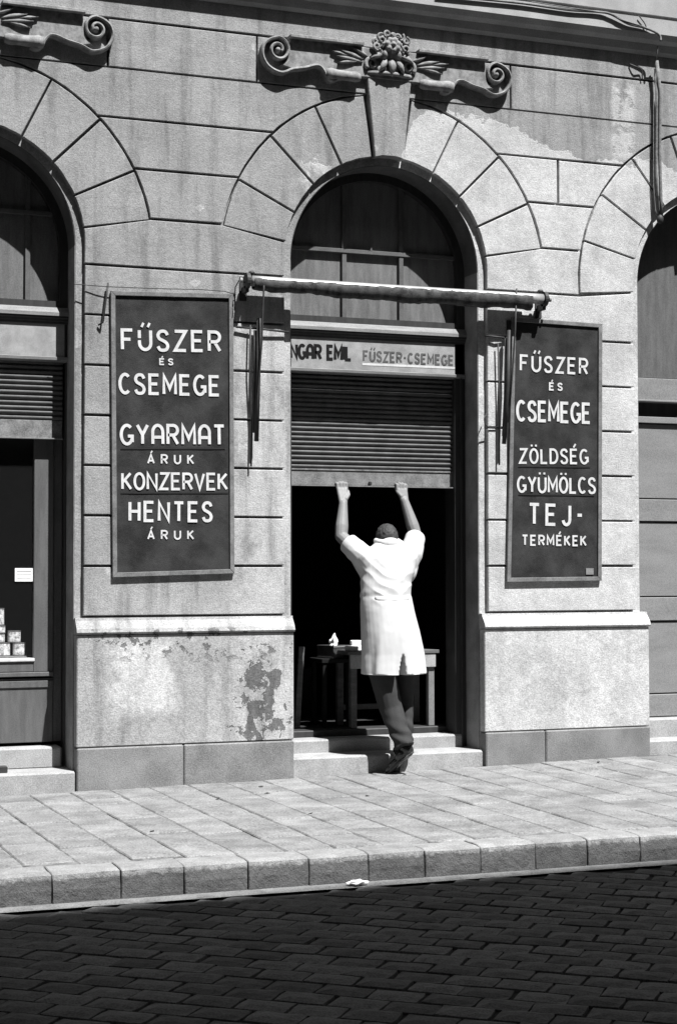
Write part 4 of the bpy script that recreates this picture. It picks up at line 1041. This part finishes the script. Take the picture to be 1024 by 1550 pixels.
# hair
bm = bmesh.new(); h0 = hd - MO
ell(bm, h0 + Vector((0, -.012, .014)), (.0745, .092, .092), Matrix.Rotation(rad(-28), 3, 'X'), 24, 18)
def hd_(c, n_): return c + n_ * (.004 * noise.noise(c * 60) + .002 * noise.noise(c * 160))
baked('hair', bm, .005, M['hair'], man, 2, hd_)
for s in (-1, 1):
    bm = bmesh.new(); ell(bm, h0 + Vector((s * .03, .098, .004)), (.011, .008, .007)); bmobj('eye', bm, M['white'], man, smooth=True)
# trousers
bm = bmesh.new()
def chain(pts, rs_):
    for (a, b), (ra, rb) in zip(zip(pts, pts[1:]), zip(rs_, rs_[1:])): capsule(bm, a, b, ra, rb, 16)
ell(bm, hip + Vector((.02, .02, .0)), (.135, .10, .13))
def leg_end(k_, a_, r0, r1):
    d = (a_ - k_).normalized(); tube(bm, [k_, k_.lerp(a_, .4), k_.lerp(a_, .8), a_], [r0, (r0 + r1) / 2, r1 * .99, r1 * 1.04], 20)
leg_end(knL, anL + Vector((.0, -.006, -.034)), .076, .066); leg_end(knR, anR + Vector((0, 0, .02)), .050, .046)
chain([hpL, knL.lerp(hpL, .5), knL], [.095, .088, .077])
chain([hpR, knR.lerp(hpR, .5), knR], [.066, .058, .050])
for v in bm.verts: v.co -= MO
def tfold(c, n_):
    z = c.z; k = max(0, 1 - abs(z - .25) / .16)
    w_ = .006 * math.sin(z * 85 + c.x * 45 + 3 * noise.noise(c * 7)) * k + .004 * noise.noise(Vector((c.x * 26, c.y * 26, c.z * 4)))
    return c + n_ * w_
baked('trousers', bm, .007, M['trous'], man, 4, tfold)
# shoes, heels lifted, on their toes
def shoe(heel, toe, side):
    heel, toe = Vector(heel), Vector(toe); d = (toe - heel); L_ = d.length; d.normalize(); sd_ = Vector(side).normalized(); nr = d.cross(sd_).normalized()
    if nr.dot(Vector((0, .6, .8))) < 0: nr = -nr
    rot = Matrix((d, sd_, nr)).transposed()
    bm = bmesh.new()
    for t, a, b, c_, up_ in ((.10, .045, .032, .042, .028), (.32, .06, .039, .034, .024), (.62, .07, .040, .026, .014), (.82, .055, .038, .020, .010)):
        ell(bm, heel + d * (L_ * t) + nr * up_, (a, b * 1.15, c_ * 1.15), rot, 18, 12)
    capsule(bm, heel + d * .03 + nr * .05, heel + d * .02 + nr * .085, .036, .034)
    for v in bm.verts: v.co -= MO
    baked('shoe', bm, .0045, M['shoe'], man, 4)
    bm = bmesh.new()
    out = []
    for i in range(28):
        a = 2 * PI * i / 28; u = .5 - .5 * math.cos(a); wd = (.033 + .010 * math.sin(u * PI * 1.1 - .5)) * (1 if math.sin(a) >= 0 else -1) * abs(math.sin(a)) ** .55
        out.append(heel + d * (u * (L_ + .015) - .006) + sd_ * wd)
    A_ = [bm.verts.new(p - MO - nr * .012) for p in out]; B_ = [bm.verts.new(p - MO - nr * .002) for p in out]
    bm.faces.new(A_); bm.faces.new(B_[::-1])
    for i in range(28): bm.faces.new((A_[i], B_[i], B_[(i + 1) % 28], A_[(i + 1) % 28]))
    bmobj('sole', bm, M['sole'], man)
shoe(W3(623, 1137, -.25), W3(587, 1170, -.12) + Vector((0, 0, .0)), (.75, .66, 0))
shoe(W3(611, 1140, -.135), W3(603, 1171, -.085), (1, .1, 0))
# white coat
bm = bmesh.new()
def ring_loft(rings, n=36):
    R_ = []
    for (cx, cy, cz, rx, ry) in rings:
        R_.append([bm.verts.new((cx + rx * math.cos(2 * PI * i / n) , cy + ry * math.sin(2 * PI * i / n), cz)) for i in range(n)])
    for a, b in zip(R_, R_[1:]):
        for i in range(n): bm.faces.new((a[i], a[(i + 1) % n], b[(i + 1) % n], b[i]))
    bm.faces.new(R_[0][::-1]); bm.faces.new(R_[-1])
def rg(pl, pr_, py, y, ry):
    a, b = P(pl, py, y), P(pr_, py, y); yaw = .378
    # half width corrected for the oblique view of an ellipse of depth ry
    hw = (b.x - a.x) / 2; hw2 = math.sqrt(max(hw * hw - (ry * math.tan(yaw)) ** 2, .01)); c = (a + b) / 2
    return (c.x, y, c.z, hw2, ry)
R0 = [rg(547.5, 645, 1020, -.10, .175), rg(548, 642, 990, -.09, .17), rg(546, 635, 955, -.08, .165), rg(544.5, 627, 925, -.068, .155), rg(544, 622.5, 900, -.055, .15), rg(545, 622, 882, -.04, .15), rg(546, 627, 862, -.022, .15), rg(549, 630, 845, -.01, .135), rg(554, 625, 832, .0, .10), rg(566, 612, 823, .01, .075), rg(572, 602, 818, .02, .06)]
ring_loft(R0)
for s in (-1, 1):
    A, B, Cc, K = arms[s]
    d = (B - A)
    cuff = A + d * (.66 if s < 0 else .86)
    capsule(bm, A + Vector((-s * .05, 0, -.05)), A + Vector((0, 0, -.0)), .10, .080, 18)
    capsule(bm, A, A.lerp(cuff, .55), .080, .078, 18)
    # open sleeve end
    tube(bm, [A.lerp(cuff, .2), A.lerp(cuff, .6), cuff, cuff + d.normalized() * .012], [.078, .074, .070, .068] if s < 0 else [.078, .074, .072, .070], 20)
    if s < 0: capsule(bm, W3(562, 872, -.02), W3(538, 838, .07), .075, .052, 16)
    else: capsule(bm, W3(614, 868, .0), W3(625, 835, .09), .07, .055, 16)
for v in bm.verts: v.co -= MO
slitx = P(607, 1000, -.25).x - MO.x; beltz = P(590, 902, -.15).z
def cfold(c, n_):
    g = c + MO; z = g.z; d = 0
    sk = max(0, min(1, (1.08 - z) / .35))
    a = math.atan2(g.y + .1, g.x - .02)
    d += sk * (.008 * math.sin(a * 7 + 2.2 * noise.noise(Vector((a * 2, z * 2, 0)))) )
    # wrinkles running from the left armpit and across the back above the belt
    up_ = max(0, min(1, (z - 1.10) / .1)) * max(0, min(1, (1.52 - z) / .12))
    q = (g.x + .20) * .75 + (z - 1.42) * 1.0
    d += up_ * .012 * (.5 - abs(math.sin(q * 38 + 2.5 * noise.noise(g * 6)))) * (.55 + .9 * noise.noise(g * 8)) * max(0, min(1, .9 - abs(g.x + .17) * 3.2))
    q2 = -(g.x - .15) * .55 + (z - 1.36)
    d += up_ * .006 * (.5 - abs(math.sin(q2 * 30 + 2 * noise.noise(g * 5 + Vector((9, 0, 0)))))) * max(0, min(1, .9 - abs(g.x - .10) * 4))
    d += .005 * noise.noise(Vector((g.x * 7, g.y * 7, g.z * 3))) + .001 * noise.noise(g * 22)
    # gathered under the belt
    d -= .005 * math.exp(-((z - beltz) / .022) ** 2) * (1 if g.y < -.08 else .4)
    if z < .75:
        n_ = Vector((n_.x, n_.y, 0)) if n_.z > -.6 else Vector((0, 0, 0))
    c2 = c + n_ * d
    # back slit
    if g.y < -.12 and z < .80:
        wz = .004 + .017 * max(0, min(1, (.80 - z) / .16)); dx = abs(c.x - slitx - .06 * (z - .64) )
        if dx < wz * 1.4: c2.y += .11 * max(0, min(1, (.80 - z) / .08)) * (1 - (dx / (wz * 1.4)) ** 4)
    return c2
baked('work_coat', bm, .0058, M['coat'], man, 5, cfold)
# collar and half belt
bm = bmesh.new(); cc = W3(586, 820, .02) - MO; pts = []
ring = [(cc.x + .078 * math.cos(a), cc.y + .070 * math.sin(a), cc.z + .004 + .012 * math.sin(a)) for a in [rad(150 + 240 * i / 16) for i in range(17)]]
tube(bm, ring, [.012] + [.020] * 15 + [.012], 8); ell(bm, (cc.x, cc.y - .055, cc.z - .012), (.070, .04, .04)); baked('collar', bm, .006, M['coat'], man, 3)
bm = bmesh.new(); z_ = P(582, 906, -.2).z; r_ = R0[4]
ringo = []
for i in range(15):
    a = rad(228 + 84 * i / 14); ringo.append((r_[0] + (r_[3] + .004) * math.cos(a), r_[1] + (r_[4] + .004) * math.sin(a)))
V = [[bm.verts.new((x - MO.x, y - MO.y, zz - .012 * math.cos((i - 7) / 7 * 1.2))) for zz in (z_ - .018, z_ + .022)] for i, (x, y) in enumerate(ringo)]
for a, b in zip(V, V[1:]): bm.faces.new((a[0], b[0], b[1], a[1]))
o = bmobj('half_belt', bm, M['coat'], man, smooth=True); sl = o.modifiers.new('t', 'SOLIDIFY'); sl.thickness = .005
print('objects', len(bpy.data.objects))
